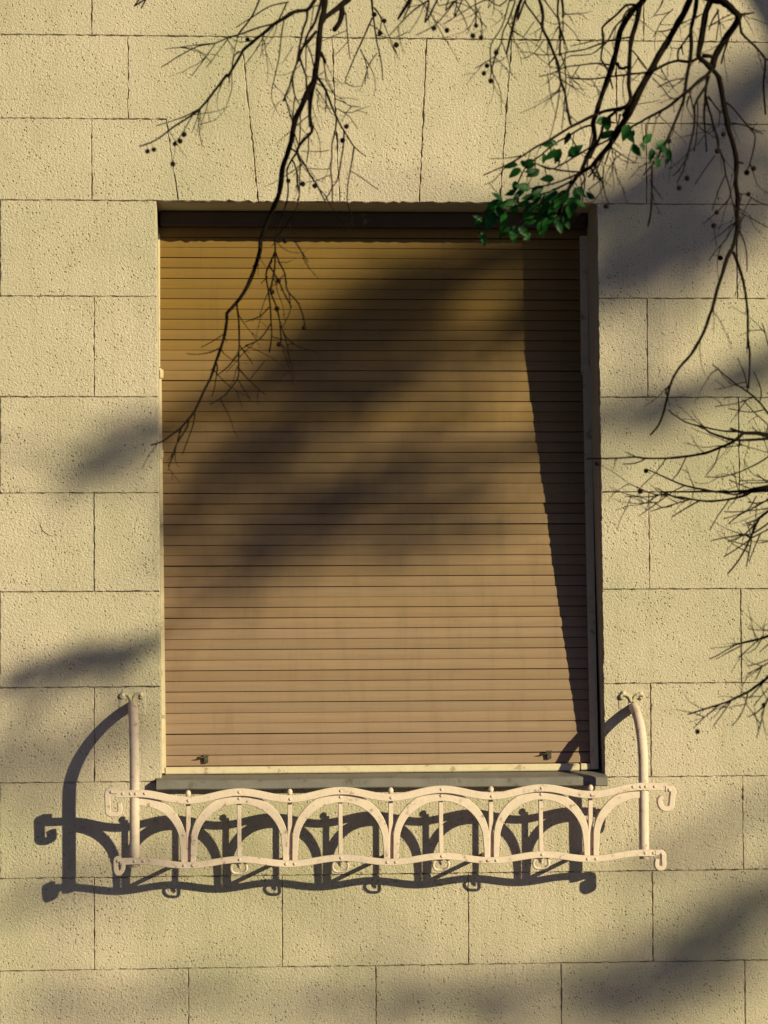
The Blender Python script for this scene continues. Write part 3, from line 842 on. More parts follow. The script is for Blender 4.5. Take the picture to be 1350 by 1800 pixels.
RIGHT = {
 'F': """10 7;1260,0 1230,40 1190,70 1130,150 1080,250 1060,340 1040,440 1010,540 970,660 930,770 890,900 865,980 880,1080 860,1160 820,1240 780,1340
8 2;1235,50 1210,170 1180,270 1160,380 1155,500 1150,600 1150,700 1165,780 1120,845 1040,865 960,880 880,910 780,960 680,1010 600,1060 520,1110 420,1160 330,1220 250,1270 170,1310 0,1385
5 4;1060,500 1075,535 1110,540 1140,530
4.2 2.4;1200,40 1130,40 1060,110 1000,160 940,220 945,310 940,380 930,470 980,550 1020,700
3.2 2.4;1190,50 1130,90 1100,150 1060,190 1030,230 990,310 950,360
3 1.8;1190,290 1050,310 940,340 800,390 680,410 600,430
2.2 1.4;930,370 850,430 700,440 650,460
2.6 1.5;1040,520 900,500 760,515 650,530 540,580 440,605
3.2 2;1300,570 1150,590 1050,600 850,625 710,620 665,612
1.6 1;600,430 450,435 380,415 290,410
1.6 1;940,310 800,340 690,365
11 5;1350,520 1280,630 1200,800 1150,900 1080,1010 1030,1100 960,1190 900,1260 850,1320 760,1370 720,1420 670,1500 620,1600 590,1720
3.2 2;860,990 780,1010 680,1070 560,1140 450,1230 330,1330 250,1500
3 2;850,1160 720,1240 600,1310 520,1340 430,1300 360,1290
3.2 2;760,1360 640,1350 520,1330 460,1310
3.2 1.8;760,1370 640,1420 560,1450 430,1480 300,1500
3.2 1.8;700,1430 560,1500 400,1560 250,1630 60,1700
2.6 1.6;660,1510 520,1590 400,1640 330,1740
5.2 4;1050,880 960,960 930,1060 890,1150 840,1250
3 2.2;1080,900 1060,990 1010,1080
3.2 2.4;1020,1090 940,1130 880,1170 800,1300
2.6 2;960,1300 1000,1180 1020,1100
3 2.4;880,1300 900,1350 940,1450 945,1480
2.2 1.4;950,1310 945,1420 960,1530 990,1610
1.3 1;1000,1250 1060,1400 1120,1530
2.2 1.4;940,1400 920,1430 830,1500
2.2 1.6;1180,400 1230,460 1290,540
1.6 1.2;1220,460 1170,540
1.6 1.2;1300,590 1220,720 1170,790
4 3;850,1330 880,1380 920,1420
3.5 2.6;900,1270 870,1350 830,1400
3.5 2.6;960,1200 900,1330 870,1420
3 2;780,1360 800,1420 760,1500 770,1580
2 1.4;1000,1160 1090,1220 1200,1290
1.5 1;170,1320 90,1420 0,1465
1.5 1;330,1230 180,1250 50,1255
1.4 1;760,515 700,620 740,660 790,720
1.4 1;850,625 900,700 950,760""",
 'G': """10 10;730,0 680,110 620,210 560,320 490,430 420,560 370,650 290,790 210,920
7 2.4;785,0 770,110 740,230 745,330 735,460 715,560 700,660 690,760 640,900 580,1040 530,1150 480,1240 430,1310 365,1385
3.6 3;740,250 690,330 640,400 640,470
3 2;670,370 670,390 680,430
9 9;900,0 860,90 840,200 820,330 800,440 850,490 900,540
5.2 2.6;800,455 730,490 640,480 560,500 500,530 440,560 380,575 270,585 200,600
7 6;830,440 900,445 920,460
12 10;920,0 980,10 1030,40 1080,90 1120,130 1090,200 1030,280 980,360 930,450 910,540
5 2;1120,115 1170,110 1240,100
4.2 2.6;1130,180 1140,260 1200,320 1260,380 1310,440 1330,480 1320,600 1315,700 1330,905
4 3;1330,470 1360,470 1500,440
6.5 3;910,540 860,600 790,650 730,710 650,770 580,830 500,880 420,920 350,960 260,1010
2.6 1.6;510,880 465,940
8.5 7;920,560 960,610 985,730 1000,820 1020,920 1035,1010 1060,1090 1085,1180 1100,1270 1100,1350 1095,1450 1110,1550 1110,1640 1105,1720 1105,1800
5 2;880,600 860,680 820,740 770,830 770,920 765,1010 740,1120 700,1260 640,1350 600,1390
2.6 2;730,730 750,820 770,900
3 2;725,760 705,840
4.4 2.4;870,600 860,700 850,800 845,930 855,1050 865,1200
3.6 3;860,760 870,820 900,920 920,1000 950,1080 960,1150 940,1210
2.6 1.8;960,1170 1000,1270 1015,1380 1045,1480 1060,1560 1080,1640 1090,1700
2 1.3;1015,1380 960,1500 910,1660
2 1.3;1050,1560 1000,1620 930,1690 840,1770
1.8 1.2;930,1230 850,1340 770,1460
2.2 1.6;790,800 795,850 790,980 780,1120 765,1200
1.6 1.1;910,990 840,1080 790,1150
2.2 1.5;880,760 940,850 970,900 960,1000
3.2 1.8;1020,810 1080,860 1150,950 1220,1030 1250,1090 1220,1250 1190,1340
2 1.3;1040,970 1150,985 1240,1030 1310,1060
4 3;1100,1275 1150,1290
3.6 2.4;430,1320 430,1430 430,1580 420,1700 400,1790
1.6 1.1;440,1470 510,1570
1.8 1.3;520,0 500,50 450,120
1.6 1.2;600,70 520,150 440,300
2 1.4;480,250 560,240 700,170 830,110
2.2 1.5;900,200 1000,140 1060,110
3 2;960,80 910,160 880,240
2 1.5;950,70 960,160 940,320
2 1.5;440,620 520,700 560,760 610,780
2 1.4;480,690 580,640 690,620
1.6 1.1;1110,1530 1180,1540 1260,1590 1350,1625
1.6 1.1;1130,1680 1240,1740 1350,1800
3.4 2.6;1040,300 1000,420 980,500
2.4 1.6;700,1260 680,1350 630,1440""",
 'H': """7.2 2.6;1110,0 1110,80 1090,180 1060,270 1025,330 990,450 950,570 920,690 890,780 860,870 810,980 740,1095 690,1150 640,1210 590,1300 560,1400 540,1490 515,1580 480,1660 420,1730
2.2 1.3;1105,20 1090,50 1020,180 940,270 885,350
2.4 1.4;1110,90 1120,110 1160,190 1180,300 1185,440
5 2.6;1075,280 1120,400 1155,520 1175,640 1190,800 1190,950 1205,1080 1205,1200 1195,1360
3 2;1190,960 1190,980 1185,1050
3 2;590,1320 545,1370 545,1410
1.4 1;920,80 935,180 945,240"""}
SPRAY_UP = {
 'I': """8 4;1420,395 1350,385 1260,365 1160,365 1050,330
5 2;1150,370 1080,430 970,480 850,525 700,550 540,565 380,565 300,555 150,565 -80,568
5 3;1420,405 1350,410 1200,420 1080,420 1000,400 890,360 840,320
2.6 1.6;840,335 790,305 700,280 600,215 560,180
3 2;1150,355 1010,350 900,330 800,305
2 1.4;380,570 300,605 200,610
1.6 1.1;300,550 220,515
2 1.3;540,570 460,680 350,785
2 1.3;700,560 640,680 590,740
1.8 1.2;970,490 930,610 860,700
2.6 1.5;1400,530 1350,555 1260,610 1130,670 1050,695 960,715 850,710
1.6 1.1;1130,420 1150,460 1350,520
1.6 1.1;1150,460 1000,480""",
 'H': """3.8 1.6;1450,1640 1350,1560 1290,1480 1190,1390 1100,1330 1000,1250 910,1170
2 1.2;1190,1390 1170,1270 1110,1120
2 1.2;1220,1435 1100,1480 930,1505
2 1.3;1320,1530 1200,1550 1040,1520
2 1.3;1290,1460 1295,1370 1240,1230
2 1.3;1350,1650 1240,1550 1150,1450
2 1.3;1450,1300 1350,1010 1330,930 1305,845"""}
SPRAY_MID = {
 'I': """12 8;1500,790 1350,800 1250,815 1210,820
4.2 1.8;1210,820 1050,830 940,830 850,815 690,780 590,740 500,700 400,655
3 1.8;1210,825 1080,850 920,825 700,830 580,830 500,835
4.2 2;1220,830 1130,870 1000,895 860,905 720,885 580,860 470,800
2.2 1.4;580,855 450,850 350,810 250,765
2 1.2;690,780 580,840 430,950 320,1025
2 1.3;740,890 600,930 420,985
2.6 1.6;800,905 700,960 590,1030
2 1.2;1040,900 960,1010 890,1130
1.8 1.2;560,840 400,870 220,865
2 1.3;1200,800 1100,760 1040,735
1.8 1.2;1400,735 1350,740 1200,740 1120,745
2 1.3;1350,755 1260,690
5.2 2;1420,930 1350,985 1280,1040 1230,1150 1200,1220 1120,1370 1030,1480
3 2;1280,1045 1190,1075
2.6 1.5;1270,1060 1160,1170 1030,1225
2.6 1.5;1350,1080 1230,1160 1130,1170 900,1215
2.6 1.5;1420,1090 1350,1130 1230,1190 1150,1250 1000,1345
2.6 1.5;1220,1210 1200,1310 1180,1420
2 1.2;1290,1160 1240,1280 1200,1380
2.6 1.5;1420,880 1350,900 1260,920 1190,910
2.6 1.5;1420,850 1350,890 1250,950 1130,1010 1040,1080
2 1.3;1260,860 1180,980 1000,1045
2 1.3;1420,950 1350,960 1200,980 1070,990 1000,985
2 1.3;1400,1190 1350,1220"""}
SPRAY_LOW = {
 'J': """5.2 2.6;1450,420 1350,460 1240,495 1080,535 950,565
2 1.3;960,570 850,630 690,720 650,720
2 1.3;1040,570 900,640 720,740
2 1.2;1450,400 1350,395 1150,380 1110,360
2 1.3;1240,500 1130,600 990,720
1.8 1.2;1290,470 1200,610 1110,660
2 1.3;1450,700 1350,740 1180,800 1110,810
2.6 1.5;1450,720 1350,780 1240,840 1110,905
2 1.3;1280,820 1200,980
5.2 2;1500,820 1350,945 1290,1000 1200,1060 1110,1125 1010,1170 910,1225 780,1270 600,1325 400,1390
2.2 1.2;760,1285 600,1420 465,1550
2 1.2;910,1235 780,1420 695,1535
2.2 1.3;1110,1130 1080,1270 1010,1420 920,1525
2 1.3;1290,1020 1120,1200
3 2;1450,1050 1350,1210 1300,1290 1190,1390
2 1.3;1305,1300 1280,1430 1215,1670
1.8 1.2;1190,1380 1110,1420
1.8 1.2;1400,1020 1350,1080 1180,1290
1.6 1.1;1350,560 1250,650"""}
FRUIT = {
 'left': [('A', 595, 1455), ('A', 690, 1470), ('A', 480, 1430), ('A', 940, 1000), ('A', 910, 1110), ('A', 1160, 115), ('A', 1240, 165), ('A', 1205, 260), ('A', 1335, 355),
          ('Cc', 160, 718), ('Cc', 190, 710), ('Cc', 290, 683), ('Cc', 315, 670), ('Cc', 333, 638), ('Cc', 280, 778), ('Cc', 635, 188),
          ('B', 1135, 755), ('B', 895, 485), ('B', 940, 400), ('B', 930, 612), ('B', 945, 880), ('B', 990, 98)],
 'mid': [('D', 642, 222), ('D', 745, 240), ('D', 975, 203), ('D', 950, 283), ('D', 1015, 297), ('D', 1135, 415), ('D', 1062, 520), ('D', 1038, 580), ('D', 1092, 640)],
 'right': [('G', 710, 1410), ('G', 648, 1487), ('G', 998, 1063), ('G', 1237, 1333), ('G', 1182, 1366), ('G', 1195, 1535), ('G', 945, 1680), ('G', 922, 1785), ('F', 970, 1632), ('G', 565, 1115), ('G', 950, 1195), ('H', 975, 330)],
 'up': [], 'midspray': [('I', 385, 665), ('I', 340, 825), ('I', 0, 605)], 'low': [('J', 1300, 1277), ('J', 515, 1592)]}
LEAF = [('F', 950, 955, 28, 20), ('F', 985, 985, 22, 80), ('F', 970, 1075, 26, 200), ('F', 1000, 1060, 24, 170), ('F', 665, 1100, 27, 260), ('F', 545, 1230, 34, 200), ('F', 585, 1235, 26, 250), ('F', 725, 1190, 30, 40), ('F', 365, 1280, 22, 20), ('F', 245, 1370, 32, 215),
        ('F', 395, 1370, 30, 210), ('F', 500, 1140, 20, 190), ('F', 560, 1130, 20, 330), ('F', 210, 1308, 26, 180), ('F', 500, 1415, 24, 175), ('F', 310, 1480, 26, 170), ('F', 300, 1510, 22, 230), ('F', 430, 1500, 30, 30), ('F', 250, 1580, 26, 250), ('F', 210, 1530, 20, 190),
        ('F', 90, 1610, 34, 190), ('F', 420, 1580, 22, 200), ('F', 560, 1590, 28, 250), ('F', 690, 1640, 34, 260), ('F', 770, 1520, 26, 300), ('F', 740, 1540, 26, 280), ('F', 620, 1560, 30, 220), ('F', 510, 1560, 26, 30), ('F', 560, 1510, 24, 60),
        ('G', 225, 1050, 28, 250), ('G', 265, 1090, 26, 300), ('G', 400, 1090, 26, 50), ('G', 310, 1190, 28, 300), ('G', 510, 1140, 32, 40), ('G', 430, 1230, 30, 270), ('G', 550, 1200, 26, 345), ('G', 470, 1290, 24, 285), ('G', 60, 1070, 24, 200), ('G', 20, 960, 22, 120),
        ('K', 280, 270, 34, 240), ('K', 390, 260, 28, 260), ('K', 195, 285, 26, 215), ('K', 385, 355, 30, 225), ('K', 465, 370, 32, 280), ('K', 545, 350, 30, 320), ('K', 690, 325, 30, 275), ('K', 590, 260, 26, 200), ('K', 800, 260, 26, 270), ('K', 320, 140, 34, 190),
        ('K', 540, 130, 28, 200), ('K', 650, 90, 28, 40), ('K', 760, 70, 30, 220), ('K', 930, 150, 34, 265), ('K', 850, 90, 28, 240), ('K', 470, 190, 26, 250), ('K', 700, 180, 30, 230), ('K', 760, 210, 26, 300), ('K', 610, 180, 26, 200), ('K', 420, 110, 26, 170), ('K', 180, 240, 20, 150), ('K', 830, 320, 24, 290), ('K', 650, 240, 26, 190), ('K', 880, 200, 28, 250), ('K', 500, 60, 28, 215), ('K', 580, 75, 26, 190), ('K', 690, 120, 28, 250), ('K', 780, 150, 30, 235), ('K', 450, 130, 28, 20), ('K', 860, 250, 26, 280), ('K', 730, 270, 26, 215), ('K', 260, 190, 26, 200), ('K', 350, 200, 28, 300), ('K', 560, 210, 26, 260)]

tree = thing('street_tree', 'bare tree with dark twigs, round fruits and green leaves hanging before the wall', 'tree')
rng = random.Random(5)

for _c, _x, _y, _s, _a in list(LEAF):                       # smaller leaves beside the large ones
    if rng.random() < 0.6: LEAF.append((_c, _x + rng.gauss(0, 45), _y + rng.gauss(0, 45), _s * rng.uniform(0.6, 0.9), _a + rng.gauss(0, 60)))

def depth_at(px, py, base, amp=0.30):
    return base + amp * mnoise.noise(Vector((px / 210.0, py / 210.0, base * 3.0)))

# big limb above the frame, and the trunk that carries it
TRUNK = [(4.6, -2.9, GZ - 0.05), (4.55, -2.9, -0.9), (4.42, -2.85, 0.6), (4.2, -2.75, 2.0), (3.7, -2.65, 2.8)]
LIMB = [(3.7, -2.65, 2.8), (2.9, -2.55, 3.15), (1.9, -2.45, 3.25), (1.0, -2.35, 3.2), (0.2, -2.3, 3.1), (-0.6, -2.25, 2.95), (-1.2, -2.2, 2.7)]
V, F = [], []
pp = catmull([np.array(p) for p in TRUNK], 6); tube(V, F, pp, [0.17 - 0.055 * k / (len(pp) - 1) for k in range(len(pp))], 14)
mesh_obj('trunk', V, F, M_BARK, tree, True)
V, F = [], []
lp = catmull([np.array(p) for p in LIMB], 8); tube(V, F, lp, [0.10 - 0.092 * (k / (len(lp) - 1)) ** 1.2 for k in range(len(lp))], 12)
up = [(3.7, -2.65, 2.8), (3.9, -2.4, 3.7), (4.2, -2.2, 4.8), (4.4, -2.5, 5.8)]
pp = catmull([np.array(p) for p in up], 5); tube(V, F, pp, [0.09 - 0.07 * k / (len(pp) - 1) for k in range(len(pp))], 10)
mesh_obj('limb', V, F, M_BARK, tree, True)

def limb_point(x):
    return Vector(min(lp, key=lambda p: abs(p[0] - x)))

FR = None
def fruit_mesh():
    bm = bmesh.new(); bmesh.ops.create_icosphere(bm, subdivisions=2, radius=1.0)
    for v in bm.verts: v.co *= 1 + 0.10 * mnoise.noise(v.co * 2.3)
    me = bpy.data.meshes.new('fruit'); bm.to_mesh(me); bm.free(); me.materials.append(M_FRUIT)
    for p in me.polygons: p.use_smooth = True
    return me
FR = fruit_mesh()
def leaf_mesh(fold, droop):
    n = 7; V, F = [], []
    for i in range(n + 1):
        t = i / n
        w = 0.30 * (math.sin(PI * t ** 0.8) ** 0.9) * (1 - 0.25 * t) + (0.0 if 0 < i < n else 0.004)
        z = -droop * t * t
        V += [(t, -w, z + fold * w), (t, 0, z), (t, w, z + fold * w)]
    for i in range(n):
        a = i * 3
        F += [(a, a + 3, a + 4, a + 1), (a + 1, a + 4, a + 5, a + 2)]
    me = bpy.data.meshes.new('leaf'); me.from_pydata(V, [], F); me.update(); me.materials.append(M_LEAF)
    for p in me.polygons: p.use_smooth = True
    return me
LEAVES = [leaf_mesh(0.35, 0.10), leaf_mesh(0.15, 0.25), leaf_mesh(0.5, 0.18)]

def branch(label, table, base, fruits, leaves=(), side=False, extra=40):
    V, F = [], []
    pts_all = []
    entries = []
    for crop, txt in table.items():
        ox, oy, k = CROPS[crop]
        for line in txt.strip().splitlines():
            head, body = line.split(';'); w0, w1 = (float(q) for q in head.split())
            pts = [tuple(float(c) for c in q.split(',')) for q in body.split()]
            pts = [(ox + a / k, oy + b / k) for a, b in pts]
            length = sum(math.dist(a, b) for a, b in zip(pts, pts[1:]))
            n = max(2, int(length / (len(pts) - 1) / 9))
            sm = catmull([np.array(p) for p in pts], n)
            tipo = rng.uniform(-0.12, 0.16) if w1 < 2.8 else 0.0
            path, rad = [], []
            N_ = len(sm)
            for i, (px, py) in enumerate(sm):
                t = i / (N_ - 1)
                jx = 0.5 * mnoise.noise(Vector((px / 9, py / 9, 5.0))); jy = 0.5 * mnoise.noise(Vector((px / 9, py / 9, 9.0)))
                d = depth_at(px, py, base) + tipo * t
                P = W(px + jx, py + jy, -d)
                s = 0.0015 * (P - CAM).dot(FWD) / CAM.length
                w = (w0 + (w1 - w0) * t) * 1.12 + 0.35
                w *= 1 + 0.24 * mnoise.noise(Vector((px / 7, py / 7, 2.0))) + 0.12 * mnoise.noise(Vector((px / 2.5, py / 2.5, 6.0)))
                path.append(P); rad.append(max(0.00042, 0.5 * 1.0 * w * s)); pts_all.append((px, py, P, w))
            if N_ > 1: tube(V, F, path, rad, 7 if w0 > 4 else 5)
            # buds and spurs
            for i in range(2, N_ - 1):
                if rng.random() < (0.30 if w0 > 2.3 else 0.10):
                    t_ = (path[i] - path[i - 1]).normalized(); o = t_.cross(FWD).normalized() * rng.choice((-1, 1)) + FWD * rng.uniform(-.5, .5)
                    ln = rad[i] + rng.uniform(0.0012, 0.0042)
                    tube(V, F, [path[i], path[i] + (o.normalized() + t_ * rng.uniform(0.2, 1.2)).normalized() * ln], [max(0.0007, rad[i] * 0.5), 0.0004], 4)
            px, py = sm[0]
            if (not side and py <= 2) or (side and px >= 1348): entries.append((w0, path[0], path[0] - path[2], rad[0]))
    # finer side twigs
    core = [q for q in pts_all if 1.6 < q[3] < 9 and -5 < q[0] < 1352 and q[1] > 2 and not (q[0] < 330 and q[1] < 30)]
    for k in range(extra):
        px, py, P, w = rng.choice(core)
        a = rng.gauss(PI if side else -PI / 2, 0.75); L = rng.uniform(22, 85)
        pts = []; d0 = -P.y; dd = rng.uniform(-0.10, 0.12); bend = rng.gauss(0, 0.5)
        for i in range(7):
            t = i / 6; pts.append((px, py, d0 + dd * t)); px += math.cos(a) * L / 6; py -= math.sin(a) * L / 6
            a += bend / 6 + rng.gauss(0, 0.13)
        Q = [W(x_, y_, -z_) for x_, y_, z_ in pts]; s = 0.0015 * (Q[0] - CAM).dot(FWD) / CAM.length
        w_ = min(w, rng.uniform(1.3, 2.4))
        tube(V, F, Q, [0.5 * s * (w_ + (0.8 - w_) * i / 6) for i in range(7)], 4)
        for i in range(1, 6):
            if rng.random() < 0.4:
                e = (RGT * rng.uniform(-1, 1) + UPV * rng.uniform(-1, 1)).normalized()
                tube(V, F, [Q[i], Q[i] + e * rng.uniform(0.002, 0.004)], [0.0009, 0.0004], 4)
        if rng.random() < 0.30:
            i = rng.choice((2, 3, 4)); a2 = a + rng.choice((-0.7, 0.7)); L2 = L * 0.4
            q = W(pts[i][0] + math.cos(a2) * L2, pts[i][1] - math.sin(a2) * L2, -pts[i][2] - 0.02)
            tube(V, F, [Q[i], Q[i].lerp(q, 0.5) + UPV * 0.002, q], [0.5 * s * w_ * 0.7, 0.5 * s * w_ * 0.55, 0.0004], 4)
    # carry the ends that leave the picture up to the limb
    entries.sort(key=lambda e: -e[0])
    trunks = []
    if side:
        hx = limb_point(1.5)
        a = max(entries, key=lambda e: e[1].z)[1]
        xs = max(e[1].x for e in entries) + 0.10
        zlow = min(e[1].z for e in entries)
        mainp = catmull([np.array(q) for q in (hx, (1.35, -2.4, 2.5), (xs + 0.14, -base - 0.05, 1.3), (xs + 0.03, -base, a.z + 0.15), (xs, -base, (a.z + zlow) / 2), (xs - 0.02, -base, zlow - 0.02))], 10)
        tube(V, F, mainp, [0.012 - 0.007 * i / (len(mainp) - 1) for i in range(len(mainp))], 8)
        for w0, p, d, r in entries:
            q = min(mainp, key=lambda m: (Vector(m) - p - Vector((0, 0, 0.10))).length)
            tube(V, F, catmull([np.array(p), np.array(p + d.normalized() * 0.04), np.array(q)], 5), [r + (0.0012) * i / 10 for i in range(11)], 6)
    else:
        for w0, p, d, r in entries:
            if w0 >= 5 or not trunks:
                hp = limb_point(p.x + 0.25)
                m1 = p + d.normalized() * 0.35 + Vector((0, 0, 0.12)); m2 = p.lerp(hp, 0.65) + Vector((0.06, 0, 0))
                path = catmull([np.array(q) for q in (p, m1, m2, hp)], 10)
                tube(V, F, path, [r + (0.016 - r) * i / (len(path) - 1) for i in range(len(path))], 7)
                trunks.append(path)
            else:
                tr = min(trunks, key=lambda q: abs(q[0][0] - p.x)); q = tr[8 + int(rng.random() * 6)]
                tube(V, F, catmull([np.array(p), np.array(p + d.normalized() * 0.08), np.array(q)], 5), [r] * 11, 5)
    fr_ = []
    for crop, fx, fy in fruits:
        ox, oy, k = CROPS[crop]; fx, fy = ox + fx / k, oy + fy / k
        near = min(pts_all, key=lambda q: (q[0] - fx) ** 2 + (q[1] - fy) ** 2 + (400 if q[1] > fy - 4 else 0))
        d = -near[2].y + rng.uniform(-0.01, 0.03)
        P = W(fx, fy, -d); s = 0.0015 * (P - CAM).dot(FWD) / CAM.length
        R_ = rng.uniform(4.2, 5.2) * s
        fr_.append((P, R_))
        if (near[2] - P).length > R_:
            mid = near[2].lerp(P, 0.5) + Vector((rng.uniform(-.002, .002), 0, 0.003))
            tube(V, F, [near[2], mid, P], [0.0005, 0.00045, 0.00045], 4)
    lv_ = []
    for crop, fx, fy, size, ang in leaves:
        ox, oy, k = CROPS[crop]; fx, fy = ox + fx / k, oy + fy / k
        near = min(pts_all, key=lambda q: (q[0] - fx) ** 2 + (q[1] - fy) ** 2)
        d = -near[2].y + rng.uniform(-0.03, 0.05)
        P = W(fx, fy, -d); s = 0.0015 * (P - CAM).dot(FWD) / CAM.length
        a = math.radians(ang); size *= rng.uniform(0.8, 1.2)
        ax = (RGT * math.cos(a) + UPV * math.sin(a) + FWD * rng.uniform(-.45, .45)).normalized()
        nz = (-FWD + RGT * rng.uniform(-.7, .7) + UPV * rng.uniform(-.4, .8)); nz = (nz - ax * nz.dot(ax)).normalized()
        ay = nz.cross(ax)
        L = size * s; o0 = P - ax * L * 0.5
        lv_.append((Matrix(((ax.x * L, ay.x * L, nz.x * L, o0.x), (ax.y * L, ay.y * L, nz.y * L, o0.y), (ax.z * L, ay.z * L, nz.z * L, o0.z), (0, 0, 0, 1)))))
        tube(V, F, [near[2], near[2].lerp(o0, 0.6) + Vector((0, 0, 0.001)), o0 + ax * L * 0.1], [0.0007, 0.0006, 0.0004], 4)
    b = mesh_obj('branch', V, F, M_BARK, tree, True)
    b['label'] = label
    for P, R_ in fr_:
        o = link('fruit', FR, None, b); o.location = P; o.scale = (R_, R_, R_ * rng.uniform(0.95, 1.15)); o.rotation_euler = (rng.random() * 3, rng.random() * 3, 0)
    for i, mtx in enumerate(lv_):
        o = link('leaf', LEAVES[i % 3], None, b); o.matrix_local = mtx
    return b
branch('bare fruiting branch hanging over the left half of the window', LEFT, 2.15, FRUIT['left'], extra=95)
branch('thin dangling twigs with round fruits above the window', MID, 2.45, FRUIT['mid'], extra=50)
branch('thick forked branch with green leaves over the upper right corner', RIGHT, 2.30, FRUIT['right'], LEAF, extra=130)
branch('bare spray of twigs entering from the right edge', SPRAY_UP, 2.2, FRUIT['up'], side=True, extra=25)
branch('dense horizontal spray of twigs at the right edge', SPRAY_MID, 2.2, FRUIT['midspray'], side=True, extra=40)
branch('low spray of fine twigs at the right edge', SPRAY_LOW, 2.2, FRUIT['low'], side=True, extra=22)

# ------------------------------------------------------------------ a larger tree across the pavement: its limbs shade the wall
big = thing('street_tree', 'large bare tree across the street whose limbs shade the wall', 'tree')
def sunward(px, py, t):
    p = W(px, py, 0.0); return np.array((p.x + SUN_H * t, -t, p.z + SUN_V * t))
BX, BY = 9.6, -7.6
V, F = [], []
crown = np.array((BX - 0.35, BY + 0.1, 6.4))
pp = catmull([np.array(p) for p in ((BX, BY, GZ - 0.05), (BX + 0.05, BY, 0.5), (BX - 0.05, BY + 0.05, 3.0), (BX - 0.2, BY + 0.1, 5.0), crown, (BX - 0.1, BY, 8.0), (BX + 0.2, BY - 0.1, 9.6))], 6)
tube(V, F, pp, [0.26 - 0.20 * k / (len(pp) - 1) for k in range(len(pp))], 14)
mesh_obj('trunk', V, F, M_BARK, big, True)
def shade_limb(px_list, diam0, diam1, t0, t1, twigs, spread, seed, twig_d=0.012):
    r = random.Random(seed)
    n = len(px_list)
    pts = [sunward(x, y, t0 + (t1 - t0) * i / (n - 1)) for i, (x, y) in enumerate(px_list)]
    mid = (crown + pts[0]) / 2 + np.array((0, 0, 0.35))
    path = catmull([crown, mid] + pts, 8)
    V, F = [], []
    N_ = len(path)
    rad = []
    for i in range(N_):
        t = max(0, (i - 16) / (N_ - 17)); rad.append(0.5 * (diam0 + (diam1 - diam0) * t) * (1 + 0.12 * mnoise.noise(Vector((i * 0.35, seed, 0)))))
    tube(V, F, path, rad, 10)
    for k in range(twigs):
        i = r.randrange(18, N_ - 1); p = Vector(path[i]); d = (Vector(path[i]) - Vector(path[i - 1])).normalized()
        e = (d * r.uniform(0.3, 1.3) + Vector((r.gauss(0, 0.6), r.gauss(0, 0.6), r.gauss(0, 0.6) - 0.25))).normalized()
        L = spread * r.uniform(0.4, 1.2)
        q = [p, p + e * L * 0.5 + Vector((0, 0, 0.03)), p + e * L + Vector((0, 0, -0.08 * L))]
        tw = catmull([np.array(v) for v in q], 4)
        tube(V, F, tw, [twig_d * (1 - 0.75 * j / (len(tw) - 1)) for j in range(len(tw))], 5)
    mesh_obj('limb', V, F, M_BARK, big, True)
LIMBS = []
_shade = shade_limb
def shade_limb(*a, **k):
    LIMBS.append([sunward(x, y, a[3] + (a[4] - a[3]) * i / (len(a[0]) - 1)) for i, (x, y) in enumerate(a[0])])
    _shade(*a, **k)
def twig_cloud(cx, cy, rx, ry, ang, tau, t, seed, d=0.013):
    """A spray of bare twigs whose blurred shadow falls round one place on the wall."""
    r = random.Random(seed); S_ = 0.0015
    a = math.radians(ang); ca, sa = math.cos(a), math.sin(a)
    def pt(u, v, dt=0.0):                                     # u, v in -1..1 over the ellipse
        return Vector(sunward(cx + ca * u * rx + sa * v * ry, cy - sa * u * rx + ca * v * ry, t + dt))
    V, F = [], []
    stem = [pt(u, 0.15 * math.sin(u * 5 + seed), 0.15 * u) for u in (1.0, 0.6, 0.2, -0.2, -0.6, -0.95)]
    near = min((Vector(q) for L in LIMBS for q in L), key=lambda q: (q - stem[0]).length)
    path = catmull([np.array(near), np.array((near + stem[0]) / 2 + Vector((0, 0, 0.06)))] + [np.array(q) for q in stem], 5)
    tube(V, F, path, [0.009 - 0.005 * i / (len(path) - 1) for i in range(len(path))], 6)
    area_ = PI * rx * ry * S_ * S_ * 0.8
    got = 0.0
    while got < tau * area_:
        ang_ = r.random() * 2 * PI; rr = math.sqrt(r.random())
        e = pt(rr * math.cos(ang_), rr * math.sin(ang_), r.uniform(-0.25, 0.25))
        b = Vector(min((q for q in path[9:]), key=lambda q: (Vector(q) - e).length + r.random() * 0.12))
        L = (e - b).length
        if L < 0.02: got += 0.0001; continue
        m = (b + e) / 2 + Vector((r.gauss(0, .02), r.gauss(0, .02), 0.03))
        tube(V, F, [b, m, e], [d * 0.5, d * 0.42, d * 0.2], 4)
        got += L * d * 0.75
        for k in range(2):
            q = b.lerp(e, r.uniform(0.4, 0.9)); g = q + Vector((r.gauss(0, .07), r.gauss(0, .07), r.gauss(0, .07) - 0.03))
            tube(V, F, [q, g], [d * 0.3, d * 0.15], 4); got += (g - q).length * d * 0.4
    mesh_obj('twig_spray', V, F, M_BARK, big, True)
shade_limb([(1560, -40), (1440, 60), (1350, 140), (1210, 265), (1090, 350), (900, 425), (720, 505), (560, 610), (400, 690), (280, 765), (180, 825), (110, 860)], 0.15, 0.035, 9.0, 7.4, 20, 0.5, 1)
shade_limb([(1560, 200), (1400, 330), (1200, 445), (1060, 500), (900, 570), (740, 660)], 0.08, 0.03, 9.0, 8.4, 18, 0.5, 2)
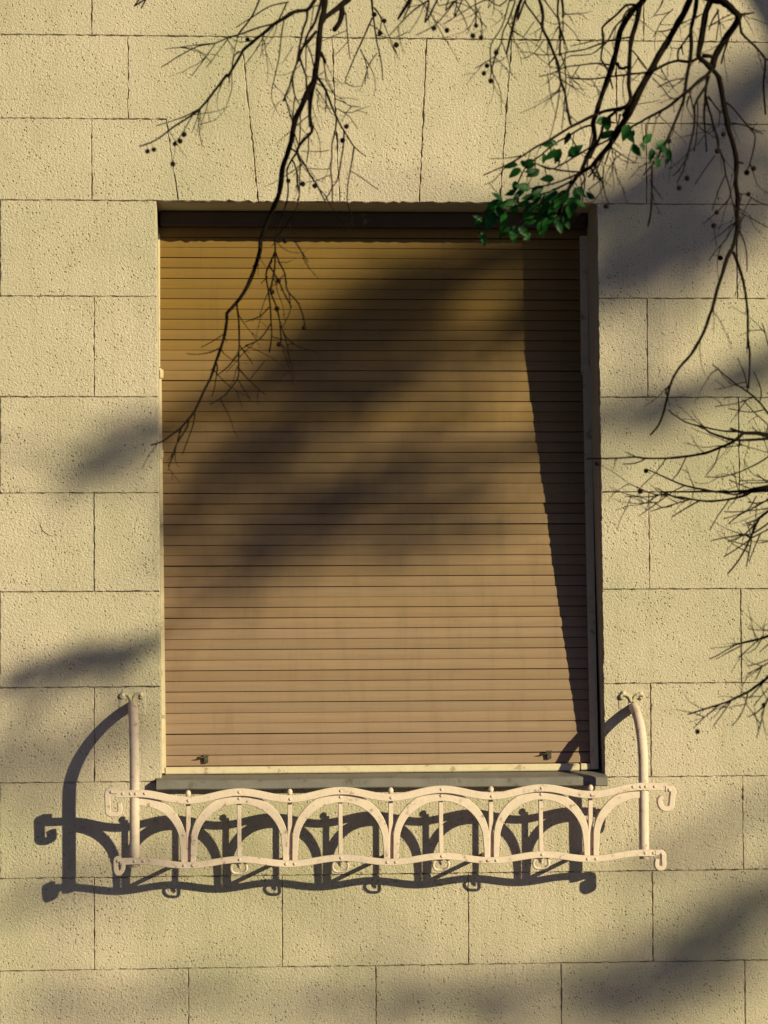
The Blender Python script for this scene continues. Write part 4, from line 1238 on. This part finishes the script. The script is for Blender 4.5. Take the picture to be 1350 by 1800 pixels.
shade_limb([(1560, 480), (1450, 560), (1340, 640), (1200, 705), (1070, 735), (960, 745), (800, 800), (640, 885), (500, 985), (380, 1075)], 0.075, 0.014, 7.4, 6.6, 12, 0.4, 3)
shade_limb([(1500, 1430), (1400, 1520), (1300, 1600), (1180, 1680), (1050, 1770), (900, 1840)], 0.035, 0.025, 10.4, 10.0, 14, 0.45, 4)
twig_cloud(1230, 340, 270, 140, 32, 1.25, 8.6, 11)
twig_cloud(1130, 460, 170, 70, 25, 1.2, 8.0, 12)
twig_cloud(760, 550, 210, 130, 25, 2.0, 8.0, 13)
twig_cloud(600, 700, 230, 110, 30, 0.95, 8.0, 14)
twig_cloud(720, 810, 240, 80, 28, 1.0, 8.2, 15)
twig_cloud(860, 920, 130, 34, 12, 0.7, 7.6, 16)
twig_cloud(450, 830, 190, 120, 35, 0.95, 8.4, 17)
twig_cloud(650, 900, 330, 110, 15, 0.40, 9.4, 27)
twig_cloud(200, 800, 110, 60, 35, 0.9, 7.0, 18)
twig_cloud(150, 1170, 170, 34, 14, 3.2, 5.2, 19, 0.010)
twig_cloud(90, 1330, 170, 110, 20, 0.6, 8.6, 20)
twig_cloud(1120, 730, 110, 40, 15, 0.9, 7.2, 21)
twig_cloud(1330, 660, 60, 70, 60, 0.7, 7.4, 28)
twig_cloud(1250, 1660, 280, 130, 30, 0.95, 10.2, 22)
twig_cloud(1000, 1740, 330, 70, 5, 0.85, 9.6, 23)
twig_cloud(420, 1770, 420, 80, 0, 0.42, 9.8, 24)
twig_cloud(1210, 430, 210, 100, 25, 0.8, 9.6, 31)
twig_cloud(860, 850, 200, 90, 20, 0.6, 9.4, 32)
twig_cloud(420, 980, 200, 70, 15, 0.15, 9.4, 33)
twig_cloud(1240, 1480, 190, 70, 30, 0.35, 10.0, 34)
twig_cloud(170, 1560, 230, 80, 15, 0.30, 10.0, 35)
twig_cloud(1240, 170, 190, 90, 35, 0.40, 10.0, 36)
twig_cloud(870, 420, 200, 90, 20, 1.5, 9.0, 37)
